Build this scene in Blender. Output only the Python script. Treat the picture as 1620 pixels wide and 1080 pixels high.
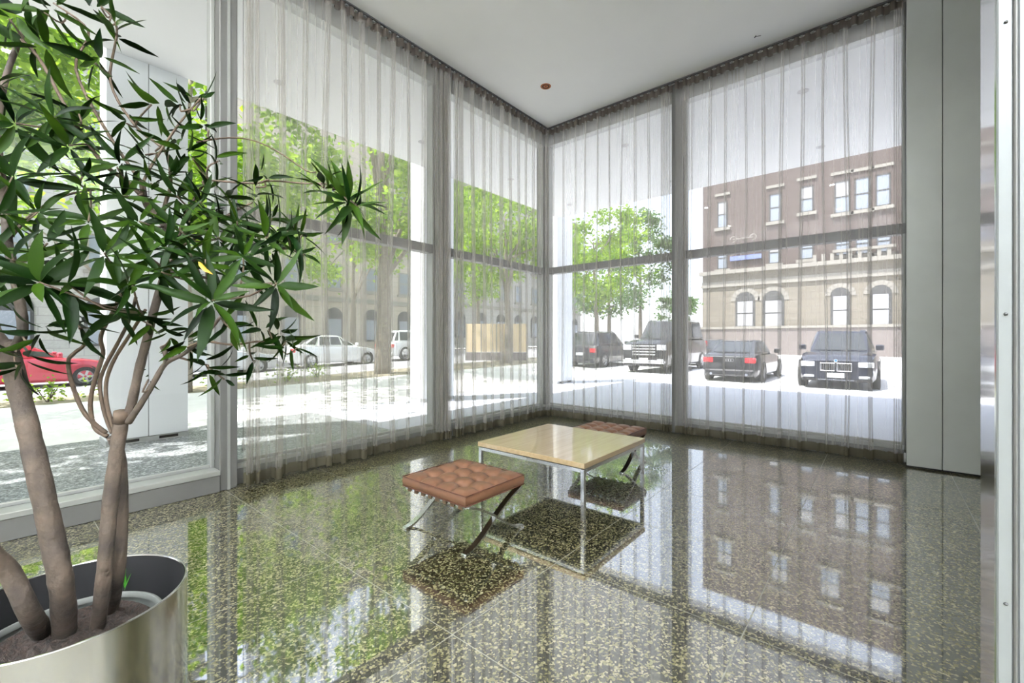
import bpy, math, random
from mathutils import Vector, Matrix
random.seed(7)
for o in list(bpy.data.objects):
    bpy.data.objects.remove(o, do_unlink=True)
SC = bpy.context.scene
COL = SC.collection

# ---------------------------------------------------------------- camera
FPX, HY, CX = 697.0, 536.0, 810.0
CAMH = 1.42
YAW = math.radians(39.96)
cd = bpy.data.cameras.new('camera')
cam = bpy.data.objects.new('camera', cd)
COL.objects.link(cam)
cd.sensor_width = 36.0
cd.lens = 36.0 * FPX / 1620.0
cd.shift_y = -4.0 / 1620.0
cd.clip_start = 0.02
cd.clip_end = 500
cam.location = (0, 0, CAMH)
cam.rotation_euler = (math.pi / 2, 0, YAW - math.pi / 2)
SC.camera = cam
FW = Vector((math.cos(YAW), math.sin(YAW), 0))
RT = Vector((math.sin(YAW), -math.cos(YAW), 0))

def ray(px, py):
    return FW + RT * ((px - CX) / FPX) + Vector((0, 0, (HY - py) / FPX))
def at(px, py, fwd):
    return Vector((0, 0, CAMH)) + ray(px, py) * fwd
def on_x(px, py, X):
    r = ray(px, py); return Vector((0, 0, CAMH)) + r * (X / r.x)
def on_z(px, py, Z):
    r = ray(px, py); return Vector((0, 0, CAMH)) + r * ((Z - CAMH) / r.z)

# ---------------------------------------------------------------- sky, sun, exposure
SUNV = Vector((-0.42, 0.235, 1.0)).normalized()
w = bpy.data.worlds.new('sky'); SC.world = w; w.use_nodes = True
nt = w.node_tree; nt.nodes.clear()
out = nt.nodes.new('ShaderNodeOutputWorld'); bg = nt.nodes.new('ShaderNodeBackground')
sky = nt.nodes.new('ShaderNodeTexSky'); sky.sky_type = 'NISHITA'
sky.sun_disc = False
sky.sun_elevation = math.asin(SUNV.z)
sky.sun_rotation = math.atan2(SUNV.x, SUNV.y)
sky.air_density = 1.0; sky.dust_density = 2.5; sky.ozone_density = 1.0
hz = nt.nodes.new('ShaderNodeMixRGB'); hz.inputs[0].default_value = 0.55
hz.inputs[2].default_value = (5.2, 5.4, 5.8, 1)
nt.links.new(sky.outputs[0], hz.inputs[1])
nt.links.new(hz.outputs[0], bg.inputs[0]); nt.links.new(bg.outputs[0], out.inputs[0])
bg.inputs[1].default_value = 0.33
sd = bpy.data.lights.new('sun', 'SUN'); sd.energy = 8.0; sd.angle = math.radians(0.6)
sd.color = (1.0, 0.97, 0.94)
sun = bpy.data.objects.new('sun', sd); COL.objects.link(sun)
sun.rotation_euler = SUNV.to_track_quat('Z', 'Y').to_euler()
sun.location = (0, 0, 30)
SC.view_settings.view_transform = 'Standard'
SC.view_settings.look = 'None'
SC.view_settings.gamma = 1.0
SC.view_settings.use_curve_mapping = False
SC.view_settings.exposure = 0.86
SC.cycles.max_bounces = 10
SC.cycles.diffuse_bounces = 4
SC.cycles.glossy_bounces = 4
SC.cycles.transmission_bounces = 6
SC.cycles.transparent_max_bounces = 32
SC.cycles.caustics_reflective = False
SC.cycles.caustics_refractive = False
SC.cycles.sample_clamp_indirect = 4.0

# ---------------------------------------------------------------- mesh helpers
class MB:
    def __init__(s): s.v = []; s.f = []; s.m = []
    def add(s, vs, fs, mi=0):
        b = len(s.v); s.v += [tuple(p) for p in vs]
        s.f += [tuple(b + i for i in f) for f in fs]; s.m += [mi] * len(fs)
        return s
    def box(s, x0, y0, z0, x1, y1, z1, mi=0):
        vs = [(x0,y0,z0),(x1,y0,z0),(x1,y1,z0),(x0,y1,z0),(x0,y0,z1),(x1,y0,z1),(x1,y1,z1),(x0,y1,z1)]
        return s.add(vs, [(0,3,2,1),(4,5,6,7),(0,1,5,4),(1,2,6,5),(2,3,7,6),(3,0,4,7)], mi)
    def bbox(s, x0, y0, z0, x1, y1, z1, b=0.004, mi=0):
        """box with chamfered edges"""
        xs = (x0, x1); ys = (y0, y1); zs = (z0, z1); vs = []; idx = {}
        for i in (0,1):
            for j in (0,1):
                for k in (0,1):
                    sx, sy, sz = (1 if i == 0 else -1), (1 if j == 0 else -1), (1 if k == 0 else -1)
                    for a in range(3):
                        p = [xs[i] + sx*b, ys[j] + sy*b, zs[k] + sz*b]
                        p[a] = (xs[i], ys[j], zs[k])[a]
                        idx[(i,j,k,a)] = len(vs); vs.append(p)
        fs = []
        for a in range(3):
            o1, o2 = (a+1) % 3, (a+2) % 3
            for e in (0,1):
                q = []
                for (u, v_) in ((0,0),(1,0),(1,1),(0,1)):
                    t = [0,0,0]; t[a] = e; t[o1] = u; t[o2] = v_
                    q.append(idx[(t[0],t[1],t[2],a)])
                fs.append(tuple(q) if e else tuple(reversed(q)))
            for u in (0,1):
                for v_ in (0,1):
                    t0 = [0,0,0]; t1 = [0,0,0]
                    t0[a] = 0; t1[a] = 1
                    t0[o1] = t1[o1] = u; t0[o2] = t1[o2] = v_
                    q = [idx[(*t0,o1)], idx[(*t1,o1)], idx[(*t1,o2)], idx[(*t0,o2)]]
                    fs.append(tuple(q) if (u ^ v_) else tuple(reversed(q)))
        for i in (0,1):
            for j in (0,1):
                for k in (0,1):
                    q = (idx[(i,j,k,0)], idx[(i,j,k,1)], idx[(i,j,k,2)])
                    fs.append(q if (i + j + k) % 2 else tuple(reversed(q)))
        return s.add(vs, fs, mi)
    def tube(s, pts, rad, n=8, caps=True, mi=0):
        pts = [Vector(p) for p in pts]; m = len(pts)
        if not hasattr(rad, '__len__'): rad = [rad] * m
        t0 = (pts[1] - pts[0]).normalized()
        up = Vector((0,0,1)) if abs(t0.z) < 0.9 else Vector((1,0,0))
        nrm = t0.cross(up).normalized(); vs = []
        for i in range(m):
            t = (pts[min(i+1, m-1)] - pts[max(i-1, 0)]).normalized()
            nrm = (nrm - t * nrm.dot(t)).normalized(); b = t.cross(nrm)
            for k in range(n):
                a = 2 * math.pi * k / n
                vs.append(pts[i] + (nrm * math.cos(a) + b * math.sin(a)) * rad[i])
        fs = []
        for i in range(m-1):
            for k in range(n):
                k2 = (k+1) % n
                fs.append((i*n+k, i*n+k2, (i+1)*n+k2, (i+1)*n+k))
        if caps:
            fs.append(tuple(range(n-1, -1, -1))); fs.append(tuple((m-1)*n + k for k in range(n)))
        return s.add(vs, fs, mi)
    def lathe(s, prof, n=32, c=(0,0,0), mi=0, axis='z'):
        vs = []; m = len(prof)
        for (r, z) in prof:
            for k in range(n):
                a = 2*math.pi*k/n
                if axis == 'z': vs.append((c[0]+r*math.cos(a), c[1]+r*math.sin(a), c[2]+z))
                elif axis == 'y': vs.append((c[0]+r*math.cos(a), c[1]+z, c[2]+r*math.sin(a)))
                else: vs.append((c[0]+z, c[1]+r*math.cos(a), c[2]+r*math.sin(a)))
        fs = []
        for i in range(m-1):
            for k in range(n):
                k2 = (k+1) % n
                fs.append((i*n+k, i*n+k2, (i+1)*n+k2, (i+1)*n+k))
        return s.add(vs, fs, mi)
    def grid(s, rows, mi=0, closed=False):
        """rows: list of equal-length point lists"""
        n = len(rows[0]); vs = [p for r in rows for p in r]; fs = []
        for i in range(len(rows)-1):
            for k in range(n if closed else n-1):
                k2 = (k+1) % n
                fs.append((i*n+k, i*n+k2, (i+1)*n+k2, (i+1)*n+k))
        return s.add(vs, fs, mi)
    def prism(s, poly, a0, a1, axis='y', mi=0):
        """poly in the plane normal to axis: 'y' -> (x,z), 'x' -> (y,z), 'z' -> (x,y)"""
        def P(p, a):
            return (p[0], a, p[1]) if axis == 'y' else (a, p[0], p[1]) if axis == 'x' else (p[0], p[1], a)
        n = len(poly)
        vs = [P(p, a0) for p in poly] + [P(p, a1) for p in poly]
        fs = [tuple(range(n)), tuple(range(2*n-1, n-1, -1))]
        fs += [(i, i+n, (i+1) % n + n, (i+1) % n) for i in range(n)]
        return s.add(vs, fs, mi)
    def mesh(s, name, mats, smooth=False):
        me = bpy.data.meshes.new(name); me.from_pydata(s.v, [], s.f)
        for m in (mats if isinstance(mats, (list, tuple)) else [mats]): me.materials.append(m)
        if any(s.m): me.polygons.foreach_set('material_index', s.m)
        if smooth: me.polygons.foreach_set('use_smooth', [True] * len(s.f))
        me.update()
        return me
    def build(s, name, mats, parent=None, smooth=False):
        return link(name, s.mesh(name, mats, smooth), parent)
def link(name, data, parent=None):
    o = bpy.data.objects.new(name, data); COL.objects.link(o)
    if parent is not None: o.parent = parent
    return o
def tag(o, label=None, cat=None, group=None, kind=None):
    if label: o['label'] = label
    if cat: o['category'] = cat
    if group: o['group'] = group
    if kind: o['kind'] = kind
    return o
def empty(name, loc=(0,0,0), rz=0.0):
    o = bpy.data.objects.new(name, None); COL.objects.link(o)
    o.empty_display_size = 0.1; o.location = loc; o.rotation_euler = (0, 0, rz)
    return o
def copy_tree(o, parent=None):
    c = o.copy(); COL.objects.link(c); c.parent = parent
    for ch in o.children: copy_tree(ch, c)
    return c
def fixn(o):
    import bmesh
    bm = bmesh.new(); bm.from_mesh(o.data)
    bmesh.ops.recalc_face_normals(bm, faces=bm.faces); bm.to_mesh(o.data); bm.free()
    return o
def autosmooth(o, ang=35):
    me = o.data
    me.polygons.foreach_set('use_smooth', [True] * len(me.polygons))
    me.set_sharp_from_angle(angle=math.radians(ang))
    return o

# ---------------------------------------------------------------- materials
def newmat(name):
    m = bpy.data.materials.new(name); m.use_nodes = True
    n = m.node_tree; n.nodes.clear()
    o = n.nodes.new('ShaderNodeOutputMaterial')
    return m, n, o
def pmat(name, col, rough=0.5, metal=0.0, noise=None, bump=None, spec=None, coat=None, emis=None, ior=None):
    """noise=(scale, amount): colour variation; bump=(scale, strength, distance)"""
    m, n, o = newmat(name)
    p = n.nodes.new('ShaderNodeBsdfPrincipled'); n.links.new(p.outputs[0], o.inputs[0])
    p.inputs['Base Color'].default_value = (*col, 1); p.inputs['Roughness'].default_value = rough
    p.inputs['Metallic'].default_value = metal
    if spec is not None: p.inputs['Specular IOR Level'].default_value = spec
    if ior: p.inputs['IOR'].default_value = ior
    if coat: p.inputs['Coat Weight'].default_value = coat
    if emis:
        p.inputs['Emission Color'].default_value = (*emis[0], 1); p.inputs['Emission Strength'].default_value = emis[1]
    if noise or bump:
        g = n.nodes.new('ShaderNodeNewGeometry')
    if noise:
        t = n.nodes.new('ShaderNodeTexNoise'); t.inputs['Scale'].default_value = noise[0]; t.inputs['Detail'].default_value = 4
        n.links.new(g.outputs['Position'], t.inputs['Vector'])
        r = n.nodes.new('ShaderNodeMapRange'); r.inputs['To Min'].default_value = 1 - noise[1]; r.inputs['To Max'].default_value = 1 + noise[1]
        r.inputs['From Min'].default_value = 0.3; r.inputs['From Max'].default_value = 0.7
        n.links.new(t.outputs[0], r.inputs[0])
        mx = n.nodes.new('ShaderNodeVectorMath'); mx.operation = 'SCALE'; mx.inputs[0].default_value = col
        n.links.new(r.outputs[0], mx.inputs['Scale']); n.links.new(mx.outputs[0], p.inputs['Base Color'])
    if bump:
        t2 = n.nodes.new('ShaderNodeTexNoise'); t2.inputs['Scale'].default_value = bump[0]; t2.inputs['Detail'].default_value = 3
        n.links.new(g.outputs['Position'], t2.inputs['Vector'])
        b = n.nodes.new('ShaderNodeBump'); b.inputs['Strength'].default_value = bump[1]; b.inputs['Distance'].default_value = bump[2]
        n.links.new(t2.outputs[0], b.inputs['Height']); n.links.new(b.outputs[0], p.inputs['Normal'])
    return m
def ramp(n, stops, interp='LINEAR'):
    r = n.nodes.new('ShaderNodeValToRGB'); r.color_ramp.interpolation = interp
    e = r.color_ramp.elements
    while len(e) < len(stops): e.new(0.5)
    for el, (p, c) in zip(e, stops): el.position = p; el.color = (*c, 1)
    return r
def terrazzo(name, scale, stops, rough, coat_ior, coat=1.0, tint=(1,1,1)):
    m, n, o = newmat(name)
    p = n.nodes.new('ShaderNodeBsdfPrincipled'); n.links.new(p.outputs[0], o.inputs[0])
    g = n.nodes.new('ShaderNodeNewGeometry')
    nz = n.nodes.new('ShaderNodeTexNoise'); nz.inputs['Scale'].default_value = scale * 0.55; nz.inputs['Detail'].default_value = 2
    n.links.new(g.outputs['Position'], nz.inputs['Vector'])
    sb = n.nodes.new('ShaderNodeVectorMath'); sb.operation = 'SUBTRACT'; sb.inputs[1].default_value = (.5,.5,.5)
    n.links.new(nz.outputs['Color'], sb.inputs[0])
    sc = n.nodes.new('ShaderNodeVectorMath'); sc.operation = 'SCALE'; sc.inputs['Scale'].default_value = 1.9 / scale
    n.links.new(sb.outputs[0], sc.inputs[0])
    ad = n.nodes.new('ShaderNodeVectorMath'); ad.operation = 'ADD'
    n.links.new(g.outputs['Position'], ad.inputs[0]); n.links.new(sc.outputs[0], ad.inputs[1])
    vo = n.nodes.new('ShaderNodeTexVoronoi'); vo.inputs['Scale'].default_value = scale
    n.links.new(ad.outputs[0], vo.inputs['Vector'])
    sp = n.nodes.new('ShaderNodeSeparateColor'); n.links.new(vo.outputs['Color'], sp.inputs[0])
    r = ramp(n, stops, 'CONSTANT'); n.links.new(sp.outputs[0], r.inputs[0])
    n.links.new(r.outputs[0], p.inputs['Base Color'])
    p.inputs['Roughness'].default_value = rough
    p.inputs['Coat Weight'].default_value = coat; p.inputs['Coat IOR'].default_value = coat_ior; p.inputs['Coat Roughness'].default_value = 0.025
    big = n.nodes.new('ShaderNodeTexNoise'); big.inputs['Scale'].default_value = 2.2; big.inputs['Detail'].default_value = 5
    n.links.new(g.outputs['Position'], big.inputs['Vector'])
    mr = n.nodes.new('ShaderNodeMapRange'); mr.inputs['From Min'].default_value = .35; mr.inputs['From Max'].default_value = .7
    mr.inputs['To Min'].default_value = 0.012; mr.inputs['To Max'].default_value = 0.05
    n.links.new(big.outputs[0], mr.inputs[0]); n.links.new(mr.outputs[0], p.inputs['Coat Roughness'])
    return m
def thin_glass(name, tint=(0.985, 0.99, 0.99), refl=1.0):
    m, n, o = newmat(name)
    t = n.nodes.new('ShaderNodeBsdfTransparent'); t.inputs[0].default_value = (*tint, 1)
    gl = n.nodes.new('ShaderNodeBsdfGlossy'); gl.inputs['Roughness'].default_value = 0.01
    fr = n.nodes.new('ShaderNodeFresnel'); fr.inputs[0].default_value = 1.5
    g = n.nodes.new('ShaderNodeNewGeometry'); mr = n.nodes.new('ShaderNodeMapRange')      # same reflectance on both faces of the thin pane
    mr.inputs['To Min'].default_value = 1.4; mr.inputs['To Max'].default_value = 1/1.4
    n.links.new(g.outputs['Backfacing'], mr.inputs[0]); n.links.new(mr.outputs[0], fr.inputs[0])
    mx = n.nodes.new('ShaderNodeMixShader')
    n.links.new(fr.outputs[0], mx.inputs[0]); n.links.new(t.outputs[0], mx.inputs[1]); n.links.new(gl.outputs[0], mx.inputs[2])
    n.links.new(mx.outputs[0], o.inputs[0])
    return m
def sheer(name, opacity, col, trans):
    m, n, o = newmat(name)
    t = n.nodes.new('ShaderNodeBsdfTransparent')
    d = n.nodes.new('ShaderNodeBsdfDiffuse'); d.inputs[0].default_value = (*col, 1)
    tl = n.nodes.new('ShaderNodeBsdfTranslucent'); tl.inputs[0].default_value = (*trans, 1)
    ad = n.nodes.new('ShaderNodeMixShader'); ad.inputs[0].default_value = 0.55
    n.links.new(d.outputs[0], ad.inputs[1]); n.links.new(tl.outputs[0], ad.inputs[2])
    mx = n.nodes.new('ShaderNodeMixShader')
    # fine vertical thread streaks vary how dense the weave is
    g = n.nodes.new('ShaderNodeNewGeometry')
    mp = n.nodes.new('ShaderNodeMapping'); mp.inputs['Scale'].default_value = (38, 38, 0.25)
    nz = n.nodes.new('ShaderNodeTexNoise'); nz.inputs['Scale'].default_value = 1.0; nz.inputs['Detail'].default_value = 3
    n.links.new(g.outputs['Position'], mp.inputs[0]); n.links.new(mp.outputs[0], nz.inputs['Vector'])
    r = n.nodes.new('ShaderNodeMapRange'); r.inputs['From Min'].default_value = .3; r.inputs['From Max'].default_value = .7
    r.inputs['To Min'].default_value = opacity * 0.95; r.inputs['To Max'].default_value = min(1, opacity * 1.05)
    n.links.new(nz.outputs[0], r.inputs[0]); n.links.new(r.outputs[0], mx.inputs[0])
    n.links.new(t.outputs[0], mx.inputs[1]); n.links.new(ad.outputs[0], mx.inputs[2])
    n.links.new(mx.outputs[0], o.inputs[0])
    return m
def leafmat(name, c1, c2, trans=0.35, rough=0.35, spec=0.5, yellow=None):
    """colour varies from leaf to leaf (random per island / object)"""
    m, n, o = newmat(name)
    g = n.nodes.new('ShaderNodeNewGeometry'); oi = n.nodes.new('ShaderNodeObjectInfo')
    ad = n.nodes.new('ShaderNodeMath'); ad.operation = 'ADD'
    n.links.new(g.outputs['Random Per Island'], ad.inputs[0]); n.links.new(oi.outputs['Random'], ad.inputs[1])
    fr = n.nodes.new('ShaderNodeMath'); fr.operation = 'FRACT'; n.links.new(ad.outputs[0], fr.inputs[0])
    st = [(0.0, c1), (0.85, c2)]
    if yellow: st.append((0.9965, c2)); st.append((1.0, yellow))
    r = ramp(n, st); n.links.new(fr.outputs[0], r.inputs[0])
    p = n.nodes.new('ShaderNodeBsdfPrincipled'); n.links.new(r.outputs[0], p.inputs['Base Color'])
    p.inputs['Roughness'].default_value = rough; p.inputs['Specular IOR Level'].default_value = spec
    tl = n.nodes.new('ShaderNodeBsdfTranslucent')
    br = n.nodes.new('ShaderNodeVectorMath'); br.operation = 'MULTIPLY'; br.inputs[1].default_value = (1.6, 1.7, 0.8)
    n.links.new(r.outputs[0], br.inputs[0]); n.links.new(br.outputs[0], tl.inputs[0])
    mx = n.nodes.new('ShaderNodeMixShader'); mx.inputs[0].default_value = trans
    n.links.new(p.outputs[0], mx.inputs[1]); n.links.new(tl.outputs[0], mx.inputs[2]); n.links.new(mx.outputs[0], o.inputs[0])
    return m
def brickmat(name, c1, c2, mortar, sx, sy, axis='x', rough=0.85, off=0.5):
    """coursing for surfaces too far off to tell the pieces apart"""
    m, n, o = newmat(name)
    p = n.nodes.new('ShaderNodeBsdfPrincipled'); n.links.new(p.outputs[0], o.inputs[0]); p.inputs['Roughness'].default_value = rough
    g = n.nodes.new('ShaderNodeNewGeometry'); s = n.nodes.new('ShaderNodeSeparateXYZ'); n.links.new(g.outputs['Position'], s.inputs[0])
    c = n.nodes.new('ShaderNodeCombineXYZ')
    n.links.new(s.outputs[1 if axis == 'x' else 0], c.inputs[0]); n.links.new(s.outputs[2], c.inputs[1])
    b = n.nodes.new('ShaderNodeTexBrick'); b.inputs['Scale'].default_value = 1.0
    b.inputs['Brick Width'].default_value = sx; b.inputs['Row Height'].default_value = sy
    b.inputs['Mortar Size'].default_value = 0.02 * min(1, sy * 2); b.offset = off
    b.inputs['Color1'].default_value = (*c1, 1); b.inputs['Color2'].default_value = (*c2, 1); b.inputs['Mortar'].default_value = (*mortar, 1)
    n.links.new(c.outputs[0], b.inputs['Vector']); n.links.new(b.outputs[0], p.inputs['Base Color'])
    return m

M = {}
M['terrazzo'] = terrazzo('polished_terrazzo', 100, [(0, (.008,.009,.004)), (.34, (.030,.032,.012)), (.56, (.11,.105,.04)), (.70, (.28,.26,.12)), (.88, (.46,.42,.25))], 0.3, 3.9)
M['terrazzo_out'] = terrazzo('terrace_terrazzo', 50, [(0, (.12,.13,.13)), (.40, (.22,.24,.245)), (.70, (.38,.40,.40)), (.9, (.5,.52,.53))], 0.5, 1.45, 0.3)
M['grout'] = pmat('divider_strip', (.30,.30,.25), .45, .1)
M['ceiling'] = pmat('ceiling_paint', (.88,.88,.86), .9, noise=(1.2,.02))
M['wall'] = pmat('wall_paint', (.84,.84,.84), .8, noise=(1.5,.03))
M['soffit'] = pmat('soffit_paint', (.80,.80,.79), .9, noise=(.8,.02))
M['alu'] = pmat('anodised_aluminium', (.17,.17,.165), .42, .35, noise=(3,.06))
M['alu_light'] = pmat('light_aluminium', (.42,.435,.42), .4, .3, noise=(3,.04))
M['alu_dark'] = pmat('dark_gasket', (.05,.05,.05), .6)
M['panel'] = pmat('brushed_panel', (.55,.575,.55), .42, .35, noise=(1.3,.08))
M['white_metal'] = pmat('white_enamel', (.30,.32,.325), .35, .15, noise=(2,.03))
M['polished'] = pmat('polished_steel_jamb', (.62,.63,.65), .10, .9, noise=(2,.03))
M['glass'] = thin_glass('window_glass')
M['col'] = pmat('column_cladding', (.80,.83,.84), .5, .1, noise=(.9,.03))
M['chrome'] = pmat('chrome', (.74,.74,.73), .2, 1.0)
M['steel'] = pmat('brushed_steel', (.60,.59,.56), .15, 1.0, noise=(2.0,.05))
M['wood'] = None
M['black_plastic'] = pmat('black_plastic', (.012,.012,.013), .5)
M['soil'] = pmat('potting_soil', (.02,.011,.007), .95, noise=(60,.7), bump=(80,1.0,.02))
M['rubber'] = pmat('tyre_rubber', (.015,.015,.016), .8)
M['sheer'] = sheer('sheer_fabric', .345, (.57,.545,.51), (.70,.67,.63))
M['hem'] = sheer('hem_fabric', .92, (.17,.155,.11), (.13,.12,.075))
M['header'] = sheer('header_tape', .92, (.20,.17,.145), (.16,.13,.11))
M['bronze'] = pmat('bronze_trim', (.35,.12,.04), .3, .9)
M['dark'] = pmat('dark_recess', (.01,.008,.006), .8)
M['bark_in'] = pmat('pale_bark', (.062,.045,.033), .8, noise=(11,.65), bump=(30,.8,.012))
M['twig'] = pmat('twig_bark', (.075,.05,.032), .8, noise=(40,.3))
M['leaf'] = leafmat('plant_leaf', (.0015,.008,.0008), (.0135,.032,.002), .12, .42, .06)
M['leaf_dark'] = leafmat('plant_leaf_dark', (.001,.004,.0006), (.005,.015,.0014), .10, .45, .05)  # darker leaf tone, dealt out to leaves at random
M['tree_leaf'] = leafmat('tree_leaf', (.085,.18,.014), (.27,.38,.05), .45, .6, .2)
M['tree_leaf_far'] = leafmat('conifer_leaf', (.06,.13,.05), (.16,.25,.10), .35, .6, .2)
M['bark'] = pmat('tree_bark', (.22,.19,.15), .9, noise=(9,.3), bump=(14,.6,.04))
# leather
M['leather'] = pmat('tan_leather', (.145,.068,.036), .42, 0, noise=(14,.12), bump=(300,.15,.002), spec=.45)
M['leather_dark'] = pmat('leather_piping', (.085,.028,.016), .45, spec=.45)
M['strap'] = pmat('strap_leather', (.09,.055,.025), .5)
def woodmat():
    m, n, o = newmat('oak_veneer')
    p = n.nodes.new('ShaderNodeBsdfPrincipled'); n.links.new(p.outputs[0], o.inputs[0])
    g = n.nodes.new('ShaderNodeNewGeometry'); mp = n.nodes.new('ShaderNodeMapping'); mp.inputs['Scale'].default_value = (2.0, 26, 26)
    n.links.new(g.outputs['Position'], mp.inputs[0])
    nz = n.nodes.new('ShaderNodeTexNoise'); nz.inputs['Scale'].default_value = 1.2; nz.inputs['Detail'].default_value = 6
    n.links.new(mp.outputs[0], nz.inputs['Vector'])
    r = ramp(n, [(.3, (.50,.36,.195)), (.7, (.60,.46,.28))]); n.links.new(nz.outputs[0], r.inputs[0])
    n.links.new(r.outputs[0], p.inputs['Base Color'])
    p.inputs['Roughness'].default_value = .35; p.inputs['Coat Weight'].default_value = .8; p.inputs['Coat Roughness'].default_value = .06; p.inputs['Coat IOR'].default_value = 1.7
    return m
M['wood'] = woodmat()
# ================================================================ the room
H = 5.27                       # ceiling
YL, XR = 4.82, 6.74            # inner faces of the two window walls
YC, XC = 4.68, 6.60            # planes of the two rows of curtains
X0, Y0 = -5.0, -4.2            # back of the room
XE, YE = 11.70, 7.87           # edges of the overhang outside

# floor: bed and tiles
fl = MB().box(X0-.1, Y0-.1, -.12, XR+.2, YL+.2, -.0012).build('floor', M['grout']); tag(fl, kind='structure')
TX, TY = .90, 1.07
tiles = {}
xs = [X0] + [6.84 - TX*k for k in range(13, -1, -1) if 6.84 - TX*k > X0 + .1]
ys = [Y0] + [.51 + TY*k for k in range(-4, 5) if Y0 + .1 < .51 + TY*k < 5] + [YL+.08]
for i in range(len(xs)-1):
    for j in range(len(ys)-1):
        dx, dy = round(xs[i+1]-xs[i], 3), round(ys[j+1]-ys[j], 3)
        if (dx, dy) not in tiles:
            b = .003
            tiles[(dx,dy)] = MB().box(b, b, -.001, dx-b, dy-b, 0).mesh('tile', M['terrazzo'])
        t = link('tile', tiles[(dx,dy)], fl); t.location = (xs[i], ys[j], 0)

ce = MB().box(X0-.1, Y0-.1, H, XR+.2, YL+.2, H+.3).build('ceiling', M['ceiling']); tag(ce, kind='structure')
tag(MB().box(X0-.2, Y0-.1, 0, X0, YL+.2, H).build('wall_back', M['wall']), kind='structure')
tag(MB().box(X0-.2, Y0-.2, 0, XR+.2, Y0, H).build('wall_side', M['wall']), kind='structure')

# ---- window bays of the wall on the tree side (along X) and of the wall on the parking side (along Y)
def bay(name, a, b, axis, transom=True, proud=0.0):
    """a..b along the wall; wall inner face YL or XR; glass 0.09 behind"""
    w0 = empty(name); tag(w0, kind='structure')
    def B(u0, d0, z0, u1, d1, z1):
        m = MB()
        if axis == 'x': m.bbox(u0, YL+d0, z0, u1, YL+d1, z1, .004)
        else: m.bbox(XR+d0, u0, z0, XR+d1, u1, z1, .004)
        return m
    def P(n, mat, *args):
        o = B(*args).build(n, mat, w0); fixn(o); return o
    rail = .20
    P('bottom_rail', M['alu'], a, -proud, 0.0, b, .16, rail - .045)
    P('sill', M['alu_light'], a, -proud - .006, rail - .045, b, .15, rail)
    P('glazing_bead', M['alu_light'], a, .05, rail, b, .08, rail + .03)
    P('head_rail', M['alu_light'], a, 0.0, H - .26, b, .16, H)
    P('stile', M['alu_light'], a, .03, rail, a + .035, .14, H - .26)
    P('stile', M['alu_light'], b - .035, .03, rail, b, .14, H - .26)
    zs = [(rail + .02, 2.63), (2.75, H - .26)] if transom else [(rail + .02, H - .26)]
    if transom:
        P('transom', M['alu'], a, .02, 2.63, b, .15, 2.75)
    for (z0, z1) in zs:
        P('pane', M['glass'], a + .02, .088, z0, b - .02, .094, z1)
    return w0
MX = [-3.80, -1.15, 1.47, 4.15]             # mullions along the tree side wall
for k in range(4):
    m = MB().bbox(MX[k] - .075, YL - .10, 0, MX[k] + .075, YL + .20, H, .006)
    o = m.build('trim_%d' % (k+1), M['alu']); fixn(o); tag(o, kind='structure')
    g = MB().box(MX[k] - .012, YL - .106, 0, MX[k] + .012, YL - .1, H).build('groove', M['alu_light'], o)
bay('window_1', X0, MX[0]-.075, 'x', False, .12)
bay('window_2', MX[0]+.075, MX[1]-.075, 'x', False, .12)
bay('window_3', MX[1]+.075, MX[2]-.075, 'x', False, .12)
bay('window_4', MX[2]+.075, MX[3]-.075, 'x')
bay('window_5', MX[3]+.075, XR-.02, 'x')
MY = [2.36]
for k, y in enumerate(MY):
    o = MB().bbox(XR - .06, y - .075, 0, XR + .2, y + .075, H, .006).build('trim_5', M['alu']); fixn(o); tag(o, kind='structure')
bay('window_6', MY[0]+.075, YL-.02, 'y')
bay('window_7', -.22, MY[0]-.075, 'y')
o = MB().bbox(XR-.02, YL-.02, 0, XR+.2, YL+.2, H, .006).build('trim_6', M['alu']); fixn(o); tag(o, kind='structure')

# the solid end of the parking side wall: metal clad panels
wp = MB().box(6.59, Y0, 0, XR+.2, -.215, H).build('wall_panelled', M['alu_dark']); tag(wp, kind='structure')
py = [-.212, -.502, -.792, -1.08, -1.37, -1.66, -1.95]
for k in range(len(py)-1):
    o = MB().bbox(6.545, py[k+1]+.003, .022, 6.60, py[k]-.003, H-.002, .004).build('panel', M['panel'], wp); fixn(o)

# door frame that the view looks past: polished reveal, enamel face with screws
jb = empty('door_1', (1.78, -.24, 0)); tag(jb, kind='structure')
def jpart(n, mat, x0, y0, z0, x1, y1, z1, b=.003):
    o = MB().bbox(x0-1.78, y0+.24, z0, x1-1.78, y1+.24, z1, b).build(n, mat, jb); fixn(o); return o
jpart('reveal', M['polished'], 1.672, -.30, 0, 1.885, -.2245, H)
jpart('door_frame', M['white_metal'], 1.655, -.2545, 0, 1.672, -.2265, H)
jpart('stop_bead', M['alu'], 1.650, -.262, 0, 1.672, -.2545, H)
jpart('door_leaf', M['white_metal'], 1.66, -1.30, .01, 1.70, -.262, H, .004)
for z in (.035, .751, 1.483, 2.22, 2.95, 3.69):
    o = MB().lathe([(.0, -.0042), (.0022, -.0042), (.0038, -.002), (.0042, 0.0)], 12, (1.655-1.78, -.2415+.24, z), axis='x').build('screw', M['alu_dark'], jb, True)
tag(MB().box(1.70, Y0, 0, 1.88, -1.30, H).build('wall_right', M['wall']), kind='structure')

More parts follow.
